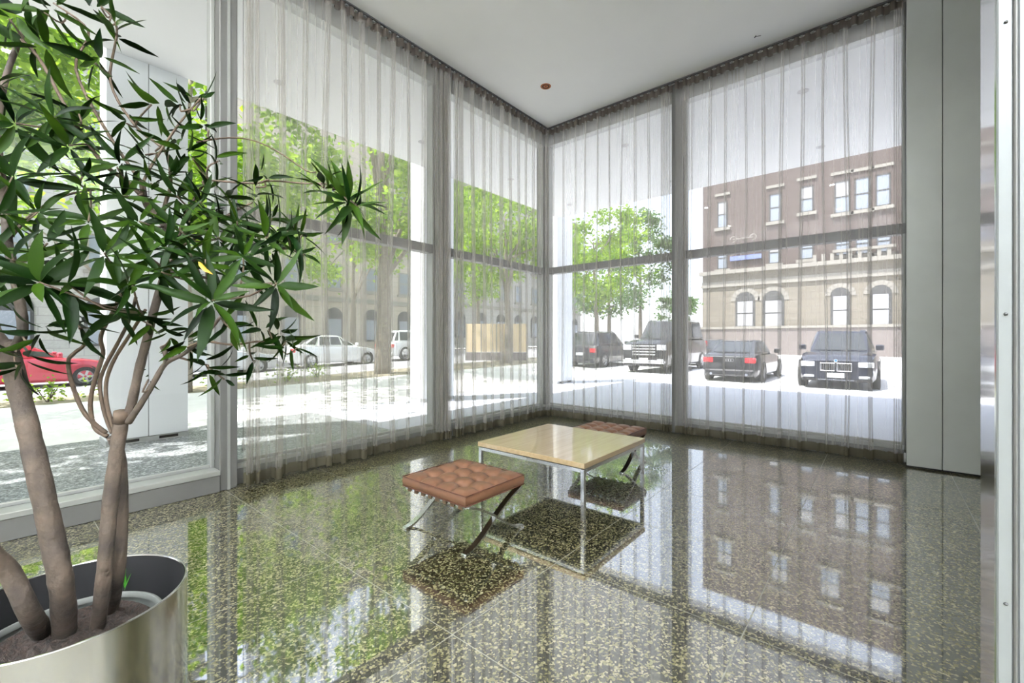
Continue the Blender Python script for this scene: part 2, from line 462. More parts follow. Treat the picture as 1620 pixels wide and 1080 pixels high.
# ceiling downlights: one grid runs through the room
def downlight(x, y, z, label, on=False, out=False):
    e = empty('downlight', (x, y, z)); tag(e, label, 'ceiling light', 'recessed downlights')
    MB().lathe([(.058, -.001), (.062, -.006), (.076, -.006), (.080, -.001), (.080, 0)], 28).build('trim_ring', M['ring_out'] if out else M['bronze'], e, True)
    mm = MB().lathe([(.058, -.001), (.052, -.0005), (.050, -.0008)], 28)
    mm.lathe([(.052, -.001), (.0, -.0012)], 28, mi=0).build('reflector', M['fill_lamp_on'] if on else (M['ring_out'] if out else M['dark']), e)
    if not out:
        MB().lathe([(.012, -.002), (.03, -.003), (.036, -.0015)], 20).build('lamp', M['bronze'], e, True)
    return e
M['ring_out'] = pmat('soffit_light_ring', (.45,.45,.44), .5)
M['fill_lamp_on'] = pmat('added_lit_lamp', (.9,.85,.75), .5, emis=((1,.93,.82), 6.0))  # glow of the added downlights only
downlight(5.48, 3.92, H, 'unlit bronze rimmed downlight in the lobby ceiling near the curtain corner')
k = 0
for x in (-2.47, .18):  # out-of-view lit downlights, added because daylight alone leaves the room dim
    for y in (3.92, .93, -2.04):
        k += 1; downlight(x, y, H, 'added unseen lit downlight in the lobby ceiling, ' + ('by the rear glass pane', 'rear middle of the lobby', 'rear solid corner', 'over the planter tree', 'over the doorway side', 'beside the side wall')[k-1], on=True)
        ld = bpy.data.lights.new('added_fill_beam', 'AREA'); ld.shape = 'DISK'; ld.size = .10; ld.energy = 22; ld.color = (1, .95, .87)
        lo = link('added_fill_beam', ld); lo.location = (x, y, H - .03)
# unseen ledges and fill lamps added at the back to brighten the ceiling
def fill_cove(n, x0, y0, x1, y1, rot, sx, sy, c):
    e = MB().bbox(x0, y0, 4.42, x1, y1, 4.48, .004).build(n, M['wall']); tag(e, kind='structure'); fixn(e)
    if x1 - x0 < y1 - y0: MB().box(x1-.03, y0, 4.48, x1, y1, 4.62).build('lip', M['wall'], e)
    else: MB().box(x0, y1-.03, 4.48, x1, y1, 4.62).build('lip', M['wall'], e)
    ld = bpy.data.lights.new('fill_strip', 'AREA'); ld.shape = 'RECTANGLE'; ld.size = sx; ld.size_y = sy; ld.energy = FILL_POWER; ld.color = (.88, .93, 1)
    lo = link('fill_strip', ld); lo.location = c; lo.rotation_euler = rot
FILL_POWER = 2000
fill_cove('trim_7', X0, Y0+.5, X0+.42, YL-.05, (math.pi-.6, 0, -math.pi/2), 8.2, .2, (X0+.2, (Y0+YL)/2, 4.56))
fill_cove('trim_8', X0+.42, Y0, 1.70, Y0+.42, (math.pi-.6, 0, 0), 6.0, .2, (-1.6, Y0+.2, 4.56))
o = empty('ceiling_hook', (6.28, 1.22, H)); tag(o, 'tiny dark wire hook poking out of the lobby ceiling', 'hook')
MB().tube([(0,0,0), (-.02,.01,-.03)], .006, 6).build('stub', M['alu_dark'], o)
MB().tube([(-.01,.005,-.015), (.03,-.05,-.004)], .003, 6).build('wire', M['alu_dark'], o)

# curtain tracks
o = MB().bbox(1.56, YC-.02, H-.02, XC+.02, YC+.02, H, .003).build('curtain_track', M['alu_dark']); fixn(o)
tag(o, 'slim dark curtain track along the ceiling above the tree side curtains', 'curtain track')
o = MB().bbox(XC-.02, -.2, H-.02, XC+.02, YC-.021, H, .003).build('curtain_track', M['alu_dark']); fixn(o)
tag(o, 'slim dark curtain track along the ceiling above the parking side curtains', 'curtain track')

# ================================================================ curtains
def smooth(t): return t*t*(3-2*t)
def curtain(a, b, axis, label, seed, gather=(3, 3)):
    """sheer panel from a to b along the wall. Flat back lobes and narrow folds standing into the room."""
    rnd = random.Random(seed)
    L = b - a
    # period starts
    segs = []; s = 0.0
    if gather[0]:
        for _ in range(gather[0]): segs.append((s, .040, .026)); s += .040
    endg = .04*gather[1]
    while s < L - endg - .12:
        p = .228 + rnd.uniform(-.035, .035); p = min(p, L - endg - s)
        segs.append((s, p, (.050 if axis == 'x' else .030) + rnd.uniform(-.012, .012))); s += p
    if gather[1]:
        for _ in range(gather[1]): segs.append((s, .040, .026)); s += .040
    nz = [0.16, .30, .6, 1.0, 1.5, 2.0, 2.5, 3.0, 3.6, 4.2, 4.7, H-.135]
    nz = [.028, .06, .10, .13] + nz
    ph = [(rnd.uniform(0, 6.3), rnd.uniform(.4, 1.1), rnd.uniform(.008, .03)) for _ in segs]
    fd = [rnd.choice((rnd.uniform(.06, .10), rnd.uniform(.06, .10), rnd.uniform(.02, .04))) * (1.0 if axis == 'x' else .62) for _ in segs]
    # extra soft creases in the flat lobes that fade downwards or upwards
    cr = [(rnd.uniform(.25, .75), rnd.choice((0, .006, .014)), rnd.choice((0, 1, 2))) for _ in segs]
    def profile(z):
        pts = []; t = z / H
        for i, (s0, p, fw) in enumerate(segs):
            sh = ph[i][2] * math.sin(ph[i][0] + z * ph[i][1])
            d = fd[i] * (1.0 - .25 * t)
            fl_ = p - fw
            pts.append((s0, 0.0))
            u, am, mode = cr[i]
            am = am * ((1 - t) if mode == 0 else t if mode == 1 else .8)
            if p > .08:
                pts += [(s0 + fl_*.22, -.010), (s0 + fl_*(u-.09), -.016), (s0 + fl_*(u-.012), -.012 + am), (s0 + fl_*(u+.012), -.012 + am*.9), (s0 + fl_*(u+.09), -.016), (s0 + fl_*.86, -.010)]
            e = s0 + fl_ + (sh if p > .08 else 0)
            pts += [(e + fw*(.5+q), d*k) for (q, k) in ((-.16,.02),(-.14,.25),(-.60,.48),(-.62,.72),(-.40,.94),(0,1.0),(.40,.94),(.62,.72),(.60,.48),(.14,.25),(.16,.02))]
        pts.append((L, 0.0))
        return pts
    def W(s, d, z):
        return (a + s, YC - d, z) if axis == 'x' else (XC - d, a + s, z)
    e = empty('sheer_curtain', (a, YC, 0) if axis == 'x' else (XC, a, 0)); off = Vector(e.location)
    tag(e, label, 'curtain', 'sheer curtains along the window walls')
    def rows(zs): return [[Vector(W(s, d, z)) - off for (s, d) in profile(z)] for z in zs]
    MB().grid(rows([.125] + nz[4:])).build('sheer', M['sheer'], e, True)
    hem = MB(); R = rows([.03, .065, .10, .135])
    for r_ in (0, 3):                                # scalloped edges of the hem
        for q, v in enumerate(R[r_]): v.z += .008 * math.sin(q * 1.3)
    hem.grid(R).build('hem', M['hem'], e, True)
    # header tape: regular waves, half the period of the folds
    per = .115; n = max(2, int(round(L / per))); hp = []
    for i in range(n):
        s0 = L * i / n; p = L / n
        for (u, d) in ((0, -.018), (.12, -.030), (.40, -.030), (.50, -.018), (.53, .012), (.64, .026), (.88, .026), (.97, .012)):
            hp.append((s0 + u*p, d))
    hp.append((L, -.018))
    MB().grid([[Vector(W(s, d, z)) - off for (s, d) in hp] for z in (H-.14, H-.09, H-.035)]).build('header_tape', M['header'], e)
    cl = MB()
    for i in range(n):
        c = Vector(W(L*(i+.27)/n, -.012, H-.035)) - off
        cl.box(c.x-.014, c.y-.014, c.z, c.x+.014, c.y+.014, c.z+.012)
    tag(cl.build('glider_clips', M['alu_light'], e), kind='stuff')
    return e
curtain(1.58, 4.235, 'x', 'long sheer curtain beside the bare glass pane, in front of the trees', 11, (3, 5))
curtain(4.275, XC-.03, 'x', 'sheer curtain between a window mullion and the room corner, tree side', 12, (4, 0))
curtain(2.40, YC-.03, 'y', 'sheer curtain between the room corner and the mullion, parking side', 13, (4, 0))
curtain(-.19, 2.36, 'y', 'wide sheer curtain beside the metal panels, in front of parked cars', 14, (2, 3))
# pull wands hanging at the curtain ends
def wand(x, y, z0, z1, label):
    e = empty('curtain_wand', (x, y, z0)); tag(e, label, 'curtain wand')
    MB().tube([(0,0,.0), (0,0,.10)], .011, 10).build('handle', M['alu_light'], e, True)
    MB().tube([(0,0,.10), (0,0,z1-z0)], .0025, 6).build('rod', M['alu'], e, True)
wand(1.60, YC+.06, .34, H-.03, 'thin pull wand with small grip hanging behind the curtain edge, tree side')
wand(XC-.02, -.205, .05, H-.03, 'thin pull wand with small grip hanging beside the metal panels')
# ================================================================ furniture
def cushion(W_, D_, T, n=4, res=40):
    """tufted pad: n x n panels, buttons at the inner crossings"""
    mb = MB(); rows = []
    def top(u, v):
        a, b = u*n, v*n
        da = abs(a - round(a)); db = abs(b - round(b))
        z = T
        # pull-down at buttons
        if True:
            ia, ib = round(a), round(b)
            if 0 < ia < n and 0 < ib < n:
                r = math.hypot(a-ia, b-ib); z -= .026*math.exp(-(r/.30)**2)
        ea = 0 < round(a) < n; eb = 0 < round(b) < n
        if ea: z -= .020*math.exp(-(da/.13)**2)
        if eb: z -= .020*math.exp(-(db/.13)**2)
        ed = min(u, 1-u, v, 1-v)
        z -= .018*math.exp(-(ed/.035)**2)
        return z
    for i in range(res+1):
        u = i/res; r = []
        for j in range(res+1):
            v = j/res
            bul = .0
            x = (u-.5)*W_; y = (v-.5)*D_
            r.append((x, y, top(u, v)))
        rows.append(r)
    mb.grid(rows)
    ring = [(i,0) for i in range(res)] + [(res,j) for j in range(res)] + [(i,res) for i in range(res,0,-1)] + [(0,j) for j in range(res,0,-1)]
    sides = []
    for (f, zz) in ((0.0, None), (.006, T*.72), (.010, T*.45), (.006, T*.15), (0.0, 0.0)):
        L_ = []
        for (i, j) in ring:
            x, y, z = rows[i][j]
            L_.append((x*(1+f*2/W_), y*(1+f*2/D_), z if zz is None else zz))
        sides.append(L_)
    m2 = MB(); m2.grid(sides, closed=True)
    m2.add(sides[-1], [tuple(range(len(ring)-1, -1, -1))])
    pipes = []
    for zz in (T - .016, .004):
        pipes.append([(rows[i][j][0]*(1+.016/W_), rows[i][j][1]*(1+.016/D_), zz) for (i, j) in ring])
    return mb, m2, pipes
def flatbar(mb, pts, w, t, axis=1):
    """flat bar of width w (along y) and thickness t, path in x-z"""
    rows = []
    for i, p in enumerate(pts):
        a = pts[max(0, i-1)]; b = pts[min(len(pts)-1, i+1)]
        tx, tz = b[0]-a[0], b[2]-a[2]; l = math.hypot(tx, tz) or 1
        nx, nz_ = -tz/l*t/2, tx/l*t/2
        rows.append([(p[0]+nx, p[1]-w/2, p[2]+nz_), (p[0]+nx, p[1]+w/2, p[2]+nz_), (p[0]-nx, p[1]+w/2, p[2]-nz_), (p[0]-nx, p[1]-w/2, p[2]-nz_)])
    mb.grid(rows, closed=True)
    mb.add(rows[0], [(0,1,2,3)]); mb.add(rows[-1], [(3,2,1,0)])
def bez(p0, p1, p2, p3, n=14):
    r = []
    for i in range(n+1):
        t = i/n; s = 1-t
        r.append(tuple(s**3*a + 3*s*s*t*b + 3*s*t*t*c + t**3*d for a, b, c, d in zip(p0, p1, p2, p3)))
    return r
def make_stool():
    e = empty('tufted_stool')
    WX, WY = .60, .66
    seat = empty('seat_cushion_root'); bpy.data.objects.remove(seat)
    a, b, pipes = cushion(WX, WY, .088)
    cu = a.build('seat_cushion', M['leather'], e, True); cu.location = (0, 0, .318)
    sd_ = b.build('side_band', M['leather'], cu, True); autosmooth(sd_, 50)
    for p in pipes:
        MB().tube(p + [p[0]], .0042, 6, caps=False).build('piping', M['leather_dark'], cu, True)
    # button on each crossing of the tufting
    bm = MB().lathe([(0, .006), (.006, .005), (.009, .001), (.009, -.004)], 10).mesh('button', M['leather_dark'], True)
    for i in range(1, 4):
        for j in range(1, 4):
            q = link('button', bm, cu); q.location = ((i/4-.5)*WX, (j/4-.5)*WY, .082-.026-.034)
    for s in (-1, 1):
        y = s*(WY/2-.012)
        m1 = MB(); hx = .285
        flatbar(m1, bez((-hx-.02, y, .006), (-hx+.14, y, .006), (.0, y, .22), (hx-.01, y, .308)), .044, .014); o1 = m1.build('leg', M['chrome'], e); fixn(autosmooth(o1, 50))
        m2 = MB()
        P_ = bez((hx+.02, y, .006), (hx-.14, y, .006), (.0, y, .22), (-hx+.01, y, .308)); flatbar(m2, P_, .044, .014)
        o2 = m2.build('leg', M['chrome'], e); fixn(autosmooth(o2, 50))
        for dx in (-1, 1):
            MB().bbox(dx*(hx+.0)-.028, y-.018, 0, dx*hx+.028, y+.018, .012, .003).build('foot', M['chrome'], e)
    for dx in (-1, 1):
        o = MB().bbox(dx*.283-.006, -WY/2+.005, .295, dx*.283+.006, WY/2-.005, .313, .002).build('side_rail', M['chrome'], e)
    st = MB().bbox(-.294, -.019, .306, .294, .019, .312, .001)
    st.box(-.296, -.019, .288, -.290, .019, .312).box(.290, -.019, .288, .296, .019, .312)
    sm = st.mesh('strap', M['strap'])
    for k in range(8):
        q = link('strap', sm, e); q.location = (0, (k-3.5)*.078, 0)
    return e
s1 = make_stool(); s1.location = (2.315, 2.415, 0)
tag(s1, 'tan leather tufted stool with crossed chrome legs, on open floor before the table', 'stool', 'tan leather stools')
s2 = copy_tree(s1); s2.location = (4.60, 2.42, 0)
tag(s2, 'tan leather tufted stool mostly hidden behind the coffee table, near the curtains', 'stool', 'tan leather stools')

t = empty('coffee_table', (3.545, 2.335, 0)); tag(t, 'low square coffee table with pale wood top on a slim chrome frame', 'coffee table')
hw = .575
o = MB().bbox(-hw, -hw, .413, hw, hw, .455, .003).build('tabletop', M['wood'], t); fixn(o)
for sx in (-1, 1):
    for sy in (-1, 1):
        x, y = sx*(hw-.022), sy*(hw-.022)
        o = MB().bbox(x-.016, y-.016, 0, x+.016, y+.016, .405, .002).build('leg', M['chrome'], t); fixn(o)
for s in (-1, 1):
    o = MB().bbox(-hw+.038, s*(hw-.022)-.016, .377, hw-.038, s*(hw-.022)+.016, .409, .002).build('frame_rail', M['chrome'], t); fixn(o)
    o = MB().bbox(s*(hw-.022)-.016, -hw+.038, .377, s*(hw-.022)+.016, hw-.038, .409, .002).build('frame_rail', M['chrome'], t); fixn(o)
MB().bbox(-hw+.03, -hw+.03, .4085, hw-.03, hw-.03, .4135, .001).build('spacer', M['alu_dark'], t)
MB().lathe([(0,-.004),(.007,-.004),(.009,0)], 12, (-hw+.005, .0, .393), axis='x').build('bolt', M['chrome'], t, True)

# ---- planter
PC = at(110, 962, 1.555); PX, PY = PC.x, PC.y
PR, PH = .335, .50
pl = empty('planter', (PX, PY, 0)); tag(pl, 'round brushed steel planter standing on the terrazzo floor', 'planter')
o = MB().lathe([(0,.004),(PR-.02,.004),(PR-.02,.02),(PR,.02),(PR,PH-.003),(PR-.003,PH),(PR-.007,PH),(PR-.009,PH-.004)], 96).build('shell', M['steel'], pl); autosmooth(o, 40)
o = MB().lathe([(PR-.0095,PH-.004),(PR-.0095,.10),(0,.10)], 72).build('lining', M['black_plastic'], pl); autosmooth(o, 40)
rim = MB().lathe([(.245,.365),(.247,.383),(.253,.386),(.260,.383),(.262,.365),(.215,.12)], 64).build('inner_pot', pmat('grey_pot_plastic', (.16,.17,.16), .5), pl); autosmooth(rim, 60)
rows = []
for i in range(15):
    r = .244*i/14
    rows.append([(r*math.cos(a), r*math.sin(a), .345+.012*math.sin(5*r*40+a*3)*min(1, i/3) + .02*(1-(i/14)**2)) for a in [2*math.pi*q/48 for q in range(48)]])
MB().grid(rows, closed=True).build('soil', M['soil'], pl, True)

# ---- plant
PLN = empty('potted_tree', (PX, PY, .36)); tag(PLN, 'tall branching indoor tree with glossy dark green leaf rosettes, growing from a steel planter', 'potted plant')
BASE = Vector(PLN.location)
def cat_curve(pts, sub=5):
    P_ = [Vector(p) for p in pts]; r = []
    for i in range(len(P_)-1):
        p0 = P_[max(0,i-1)]; p1 = P_[i]; p2 = P_[i+1]; p3 = P_[min(len(P_)-1,i+2)]
        for k in range(sub):
            t = k/sub
            r.append(.5*((2*p1) + (p2-p0)*t + (2*p0-5*p1+4*p2-p3)*t*t + (3*p1-p0-3*p2+p3)*t**3))
    r.append(P_[-1]); return r
rp = random.Random(3)
def stem(name, pts, r0, r1, mat, n=10, sub=5, knob=0.0):
    W_ = [(at(*p) if not isinstance(p, Vector) else p) - BASE for p in pts]
    C = cat_curve(W_, sub); m = len(C)
    rad = [(r0 + (r1-r0)*i/(m-1)) * (1 + knob*rp.uniform(-1, 1)) for i in range(m)]
    MB().tube(C, rad, n).build(name, mat, PLN, True)
    return [c + BASE for c in C]
D0 = 1.52
soil_pt = lambda x, y: on_z(x, y, .35)
N = []     # branch nodes that rosettes hang on
tr1 = stem('trunk', [soil_pt(103,1005), (98,930,1.46), (83,850,1.44), (60,745,1.42), (38,650,1.42), (18,572,1.42), (8,540,1.42)], .034, .024, M['bark_in'], 14, 6, .05)
tr2 = stem('trunk', [soil_pt(68,1004), (45,965,1.42), (15,905,1.38), (-30,850,1.32), (-70,700,1.3), (-75,520,1.3)], .030, .018, M['bark_in'], 14, 6, .05)
tr3 = stem('trunk', [soil_pt(154,994), (164,915,1.54), (174,800,1.53), (184,720,1.53), (192,668,1.53)], .023, .021, M['bark_in'], 14, 6, .05)
tr4 = stem('trunk', [soil_pt(176,968), (188,900,1.60), (193,800,1.60), (190,725,1.59), (177,690,1.57)], .021, .016, M['bark_in'], 14, 6, .05)
MB().tube([at(191,668,1.53)-BASE, at(192,650,1.525)-BASE], [.023,.021], 14).build('pruned_stub', M['twig'], PLN, True)
def br(pts, r0, r1, mat='bark_in', node=True):
    c = stem('branch', pts, r0, r1, M[mat], 8, 5, .06)
    if node: N.extend(c[4::2])
    return c
br([(200,665,1.54),(208,640,1.54),(220,585,1.53),(233,535,1.52),(244,490,1.52),(262,430,1.55),(277,395,1.56),(255,350,1.58),(232,325,1.58),(225,290,1.58)], .015, .010)
br([(10,545,1.42),(25,548,1.40),(36,520,1.38),(30,470,1.38),(22,430,1.38),(12,380,1.38),(8,335,1.40),(2,270,1.42),(-4,200,1.45),(10,120,1.5),(40,40,1.5)], .016, .008)
br([(6,545,1.42),(-8,520,1.45),(-18,470,1.5),(-10,400,1.5)], .018, .010)
br([(170,690,1.57),(150,676,1.56),(143,640,1.55),(150,600,1.54),(163,560,1.53),(160,530,1.52),(185,480,1.5),(205,430,1.5)], .008, .006, 'twig')
br([(168,685,1.57),(135,655,1.55),(115,610,1.54),(108,572,1.54),(118,558,1.53),(134,541,1.53),(120,500,1.5)], .008, .005, 'twig')
br([(178,685,1.55),(166,655,1.55),(158,610,1.55),(166,580,1.54),(185,545,1.53),(205,505,1.52),(215,470,1.5)], .007, .005, 'twig')
br([(182,682,1.55),(170,645,1.54),(168,605,1.54),(180,570,1.53),(205,530,1.5),(230,490,1.45)], .007, .005, 'twig')
br([(203,668,1.53),(225,635,1.52),(245,602,1.52),(262,575,1.52),(290,560,1.50),(320,535,1.48),(350,500,1.45)], .011, .005)
br([(260,580,1.52),(275,565,1.55),(300,570,1.56),(330,578,1.56)], .005, .003, 'twig')
br([(262,575,1.52),(262,560,1.5),(256,548,1.5)], .008, .007)
br([(277,395,1.56),(290,350,1.58),(310,310,1.6),(330,280,1.62)], .007, .004, 'twig')
br([(255,352,1.58),(262,320,1.6),(270,290,1.6),(262,240,1.6),(215,200,1.58),(175,130,1.55),(185,45,1.52),(160,10,1.5)], .007, .003, 'twig')
br([(232,325,1.58),(225,300,1.55),(235,270,1.55),(270,215,1.55),(292,185,1.55),(318,155,1.55)], .006, .003, 'twig')
br([(240,330,1.58),(205,290,1.55),(160,255,1.5),(110,180,1.48),(60,90,1.45),(10,45,1.45)], .008, .004, 'twig')
br([(225,290,1.58),(170,210,1.55),(120,110,1.5),(140,50,1.5),(85,5,1.5)], .006, .003, 'twig')
br([(310,225,1.58),(360,218,1.62),(400,222,1.65),(440,240,1.68),(485,270,1.7),(500,272,1.7)], .003, .0025, 'twig')
br([(330,285,1.6),(400,290,1.62),(430,286,1.64),(480,290,1.66),(520,292,1.66),(545,312,1.66)], .0035, .003, 'twig')
br([(290,400,1.52),(340,378,1.55),(395,378,1.58),(430,385,1.6),(470,398,1.6)], .005, .003)
br([(270,430,1.5),(330,440,1.48),(380,452,1.45),(437,447,1.42)], .005, .004)
br([(330,540,1.48),(370,545,1.5),(410,540,1.55),(440,545,1.58)], .004, .003, 'twig')
br([(277,395,1.56),(320,370,1.6),(360,340,1.62),(400,320,1.64)], .006, .003, 'twig')
br([(12,380,1.38),(50,340,1.42),(100,310,1.5),(150,300,1.5)], .006, .003, 'twig')

N.append(tr2[-1])
LV = []
def leafmesh(i):
    """lance shaped blade, base at the origin, along +x, folded on the midrib and drooping"""
    r = random.Random(50+i); droop = (.10, .22, .35, .5, .16, .28)[i]; wid = (.095, .115, .085, .10, .12, .075)[i]; tw = r.uniform(-.25, .25)
    n = 7; rows = []
    for k in range(n+1):
        t = k/n
        w_ = wid*(math.sin(math.pi*min(1, t**.8))**.8)*(1 - .25*t) + .010*(1-t)
        if k == n: w_ = .001
        x = t*(1-.12*droop*t); z = -.5*droop*t*t + .05*t
        y0 = .05*math.sin(t*3)*r.uniform(.8, 1.2)*(1 if i % 2 else -1)
        c, s = math.cos(tw*t), math.sin(tw*t)
        rows.append([(x, y0 - w_*c, z + w_*.38 - w_*s), (x, y0, z), (x, y0 + w_*c, z + w_*.38 + w_*s)])
    mb = MB(); mb.grid(rows); return mb
LM = [leafmesh(i) for i in range(6)]
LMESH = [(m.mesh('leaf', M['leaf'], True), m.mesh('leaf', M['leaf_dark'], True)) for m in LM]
CAMP = Vector((0, 0, CAMH))
def rosette(px, py, fwd, n, ln, mode='o', spread=(35, 105), seed=0, stalk=True):
    c = at(px, py, fwd); r = random.Random(int(px*31 + py*7 + seed))
    ctr = at(210, 420, 1.52)
    o_ = (c - ctr); o_.z *= .6
    o_ = o_.normalized() if o_.length > .01 else Vector((0,0,1))
    tc = (CAMP - c).normalized(); up = Vector((0,0,1))
    d = {'o': o_ + up*.35 + tc*.3, 'c': tc + up*.25, 'u': up + tc*.2, 'd': -up*.8 + o_*.6 + tc*.2, 'r': RT + tc*.3, 'l': -RT + tc*.3}[mode].normalized()
    ref = up if abs(d.z) < .9 else Vector((1,0,0))
    a = d.cross(ref).normalized(); b = d.cross(a)
    az0 = r.uniform(0, 6.28)
    for k in range(n):
        az = az0 + k*2.399 + r.uniform(-.25, .25)
        pol = math.radians(spread[0] + (spread[1]-spread[0])*((k+.5)/n)**.8 + r.uniform(-10, 10))
        dr = (d*math.cos(pol) + (a*math.cos(az) + b*math.sin(az))*math.sin(pol)).normalized()
        l = ln*r.uniform(.75, 1.15)*(.65 + .35*min(1, (k+2)/(n*.5)))
        base = c - d*(.035*k/n*1.6) + dr*.006
        # leaf frame: x along dr, z towards the rosette axis (upper face), droop follows gravity a little
        z = (d*1.0 + up*.7); z = (z - dr*z.dot(dr))
        z = z.normalized() if z.length > .05 else dr.orthogonal().normalized()
        y = z.cross(dr)
        mt = Matrix((dr, y, z)).transposed().to_4x4()
        mt = Matrix.Translation(base - BASE) @ mt @ Matrix.Rotation(r.uniform(-.5,.5), 4, 'X') @ Matrix.Diagonal((l, l*r.uniform(.75,1.1), l, 1))
        LV.append((l/ max(.5, fwd), mt, r.randrange(6), 0 if r.random() < .6 else 1))
    if stalk:
        nb = min(N, key=lambda q: (q - c).length + (0.15 if (q-c).length < .03 else 0))
        if (nb - c).length > .02:
            mid = (nb + c)/2 + Vector((r.uniform(-.02,.02), r.uniform(-.02,.02), r.uniform(-.035,.01)))
            stem('branch', [nb, mid, c], .0032, .0028, M['twig'], 6, 3)
RO = [
 # showing their faces towards the room
 (62,446,1.24,12,.150,'c'), (336,475,1.22,14,.158,'c'), (437,448,1.36,10,.150,'c'), (112,452,1.30,8,.165,'r'), (165,400,1.34,10,.140,'c'),
 (255,430,1.36,9,.140,'c'), (210,452,1.32,8,.130,'r'), (20,410,1.26,8,.140,'c'), (75,385,1.34,9,.140,'u'), (140,350,1.42,9,.130,'c'),
 (300,400,1.40,10,.130,'u'), (385,405,1.45,9,.130,'c'), (262,390,1.42,9,.130,'c'),
 # out to the right
 (550,318,1.62,14,.160,'c'), (512,284,1.64,10,.115,'u'), (566,326,1.60,9,.150,'r'), (528,296,1.62,7,.13,'o'), (405,296,1.62,6,.130,'u'), (425,285,1.62,5,.08,'d'),
 (430,345,1.60,11,.125,'o'), (478,372,1.60,10,.120,'r'), (480,402,1.58,8,.110,'r'), (395,372,1.56,10,.130,'o'), (350,345,1.58,10,.125,'o'),
 (440,395,1.54,9,.12,'o'), (360,310,1.62,8,.115,'u'), (378,438,1.44,8,.12,'d'), (330,300,1.62,8,.12,'o'), (345,375,1.5,9,.13,'c'),
 (285,365,1.46,10,.14,'c'), (325,410,1.42,9,.14,'c'), (375,350,1.52,10,.13,'c'), (420,375,1.5,9,.13,'c'), (235,405,1.4,9,.14,'c'), (455,365,1.54,8,.13,'r'),
 # hanging low
 (452,540,1.58,11,.125,'d'), (425,520,1.56,6,.11,'r'), (470,550,1.58,6,.10,'r'), (330,590,1.54,7,.11,'d'), (300,552,1.50,8,.11,'d'),
 (365,520,1.46,7,.11,'d'), (270,535,1.48,7,.10,'d'), (30,585,1.36,9,.14,'d'), (60,535,1.36,8,.13,'d'), (125,520,1.42,9,.13,'d'), (190,500,1.42,8,.13,'d'), (240,515,1.44,7,.11,'d'),
 (355,600,1.56,6,.09,'d'), (235,600,1.52,3,.06,'d'), (400,570,1.58,5,.08,'d'),
 # upper left mass
 (70,20,1.44,9,.170,'d'), (15,30,1.40,8,.170,'d'), (160,12,1.50,7,.150,'r'), (182,38,1.50,8,.140,'o'), 
 (150,100,1.50,8,.130,'d'), (25,195,1.36,10,.155,'c'), (85,185,1.40,10,.150,'c'), (125,180,1.46,8,.13,'o'),
 (110,230,1.42,10,.145,'c'), (20,280,1.36,10,.150,'c'), (130,280,1.44,10,.140,'u'), (185,265,1.48,10,.135,'d'),
 (60,335,1.38,9,.140,'c'), (195,310,1.48,9,.135,'c'), (230,245,1.54,8,.125,'o'), (240,290,1.52,9,.13,'u'), (280,310,1.54,9,.125,'c'),
 (220,350,1.48,9,.13,'c'), (300,350,1.54,9,.125,'u'), (10,340,1.30,8,.14,'r'), (240,165,1.56,6,.12,'l'),
 # sparse twigs in front of the column and mullion
 (285,165,1.58,8,.110,'l'), (322,155,1.56,4,.10,'r'), (300,200,1.56,7,.100,'o'), (330,205,1.56,5,.11,'d'), (262,225,1.58,7,.11,'l'), (305,250,1.58,8,.11,'d'), (345,255,1.60,5,.10,'d'), (270,270,1.56,8,.12,'o'),
 (318,320,1.56,9,.12,'c'), (200,195,1.54,6,.12,'d'), (50,75,1.46,6,.15,'l'), (-15,120,1.42,8,.15,'o'), (-20,260,1.36,9,.15,'c'), (-25,400,1.3,9,.15,'c'),
 # above the leaning trunk
 (-76,500,1.30,13,.16,'u'), (-110,430,1.34,10,.15,'o'), (-50,440,1.34,10,.15,'c'), (-70,330,1.40,10,.15,'c'), (-60,190,1.42,9,.15,'o'),
]
for k, r_ in enumerate(RO): rosette(*r_, seed=k)
LV.sort(key=lambda q: -q[0])
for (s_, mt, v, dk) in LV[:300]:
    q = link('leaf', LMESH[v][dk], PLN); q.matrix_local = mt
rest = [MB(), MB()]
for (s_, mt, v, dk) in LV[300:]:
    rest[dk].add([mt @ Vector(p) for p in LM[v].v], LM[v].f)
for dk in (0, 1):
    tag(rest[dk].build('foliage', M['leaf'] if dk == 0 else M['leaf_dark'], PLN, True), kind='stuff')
yl = LM[0].mesh('yellow_leaf', pmat('yellow_leaf', (.50,.27,.015), .45), True)
yo = link('leaf', yl, PLN); yo['label'] = 'single withered yellow leaf'
yd = (RT*.75 + Vector((0,0,-.55)) + FW*-.2).normalized(); yz_ = -FW; yy_ = yz_.cross(yd).normalized(); yz_ = yd.cross(yy_)
yo.matrix_local = Matrix.Translation(at(314,414,1.18) - BASE) @ Matrix((yd, yy_, yz_)).transposed().to_4x4() @ Matrix.Diagonal((.062,.062,.062,1))
# a new shoot by the pot rim and a fallen yellow leaf
sh = rest = MB()
for k in range(4):
    mt = Matrix.Translation(on_z(197,934,.36) - BASE + Vector((0,0,.012*k))) @ Matrix.Rotation(k*1.6, 4, 'Z') @ Matrix.Rotation(-1.25, 4, 'Y') @ Matrix.Diagonal((.07,.05,.07,1))
    sh.add([mt @ Vector(p) for p in LM[0].v], LM[0].f)
sh.build('young_shoot', M['shoot'] if 'shoot' in M else pmat('shoot_green', (.07,.35,.02), .4), PLN, True)
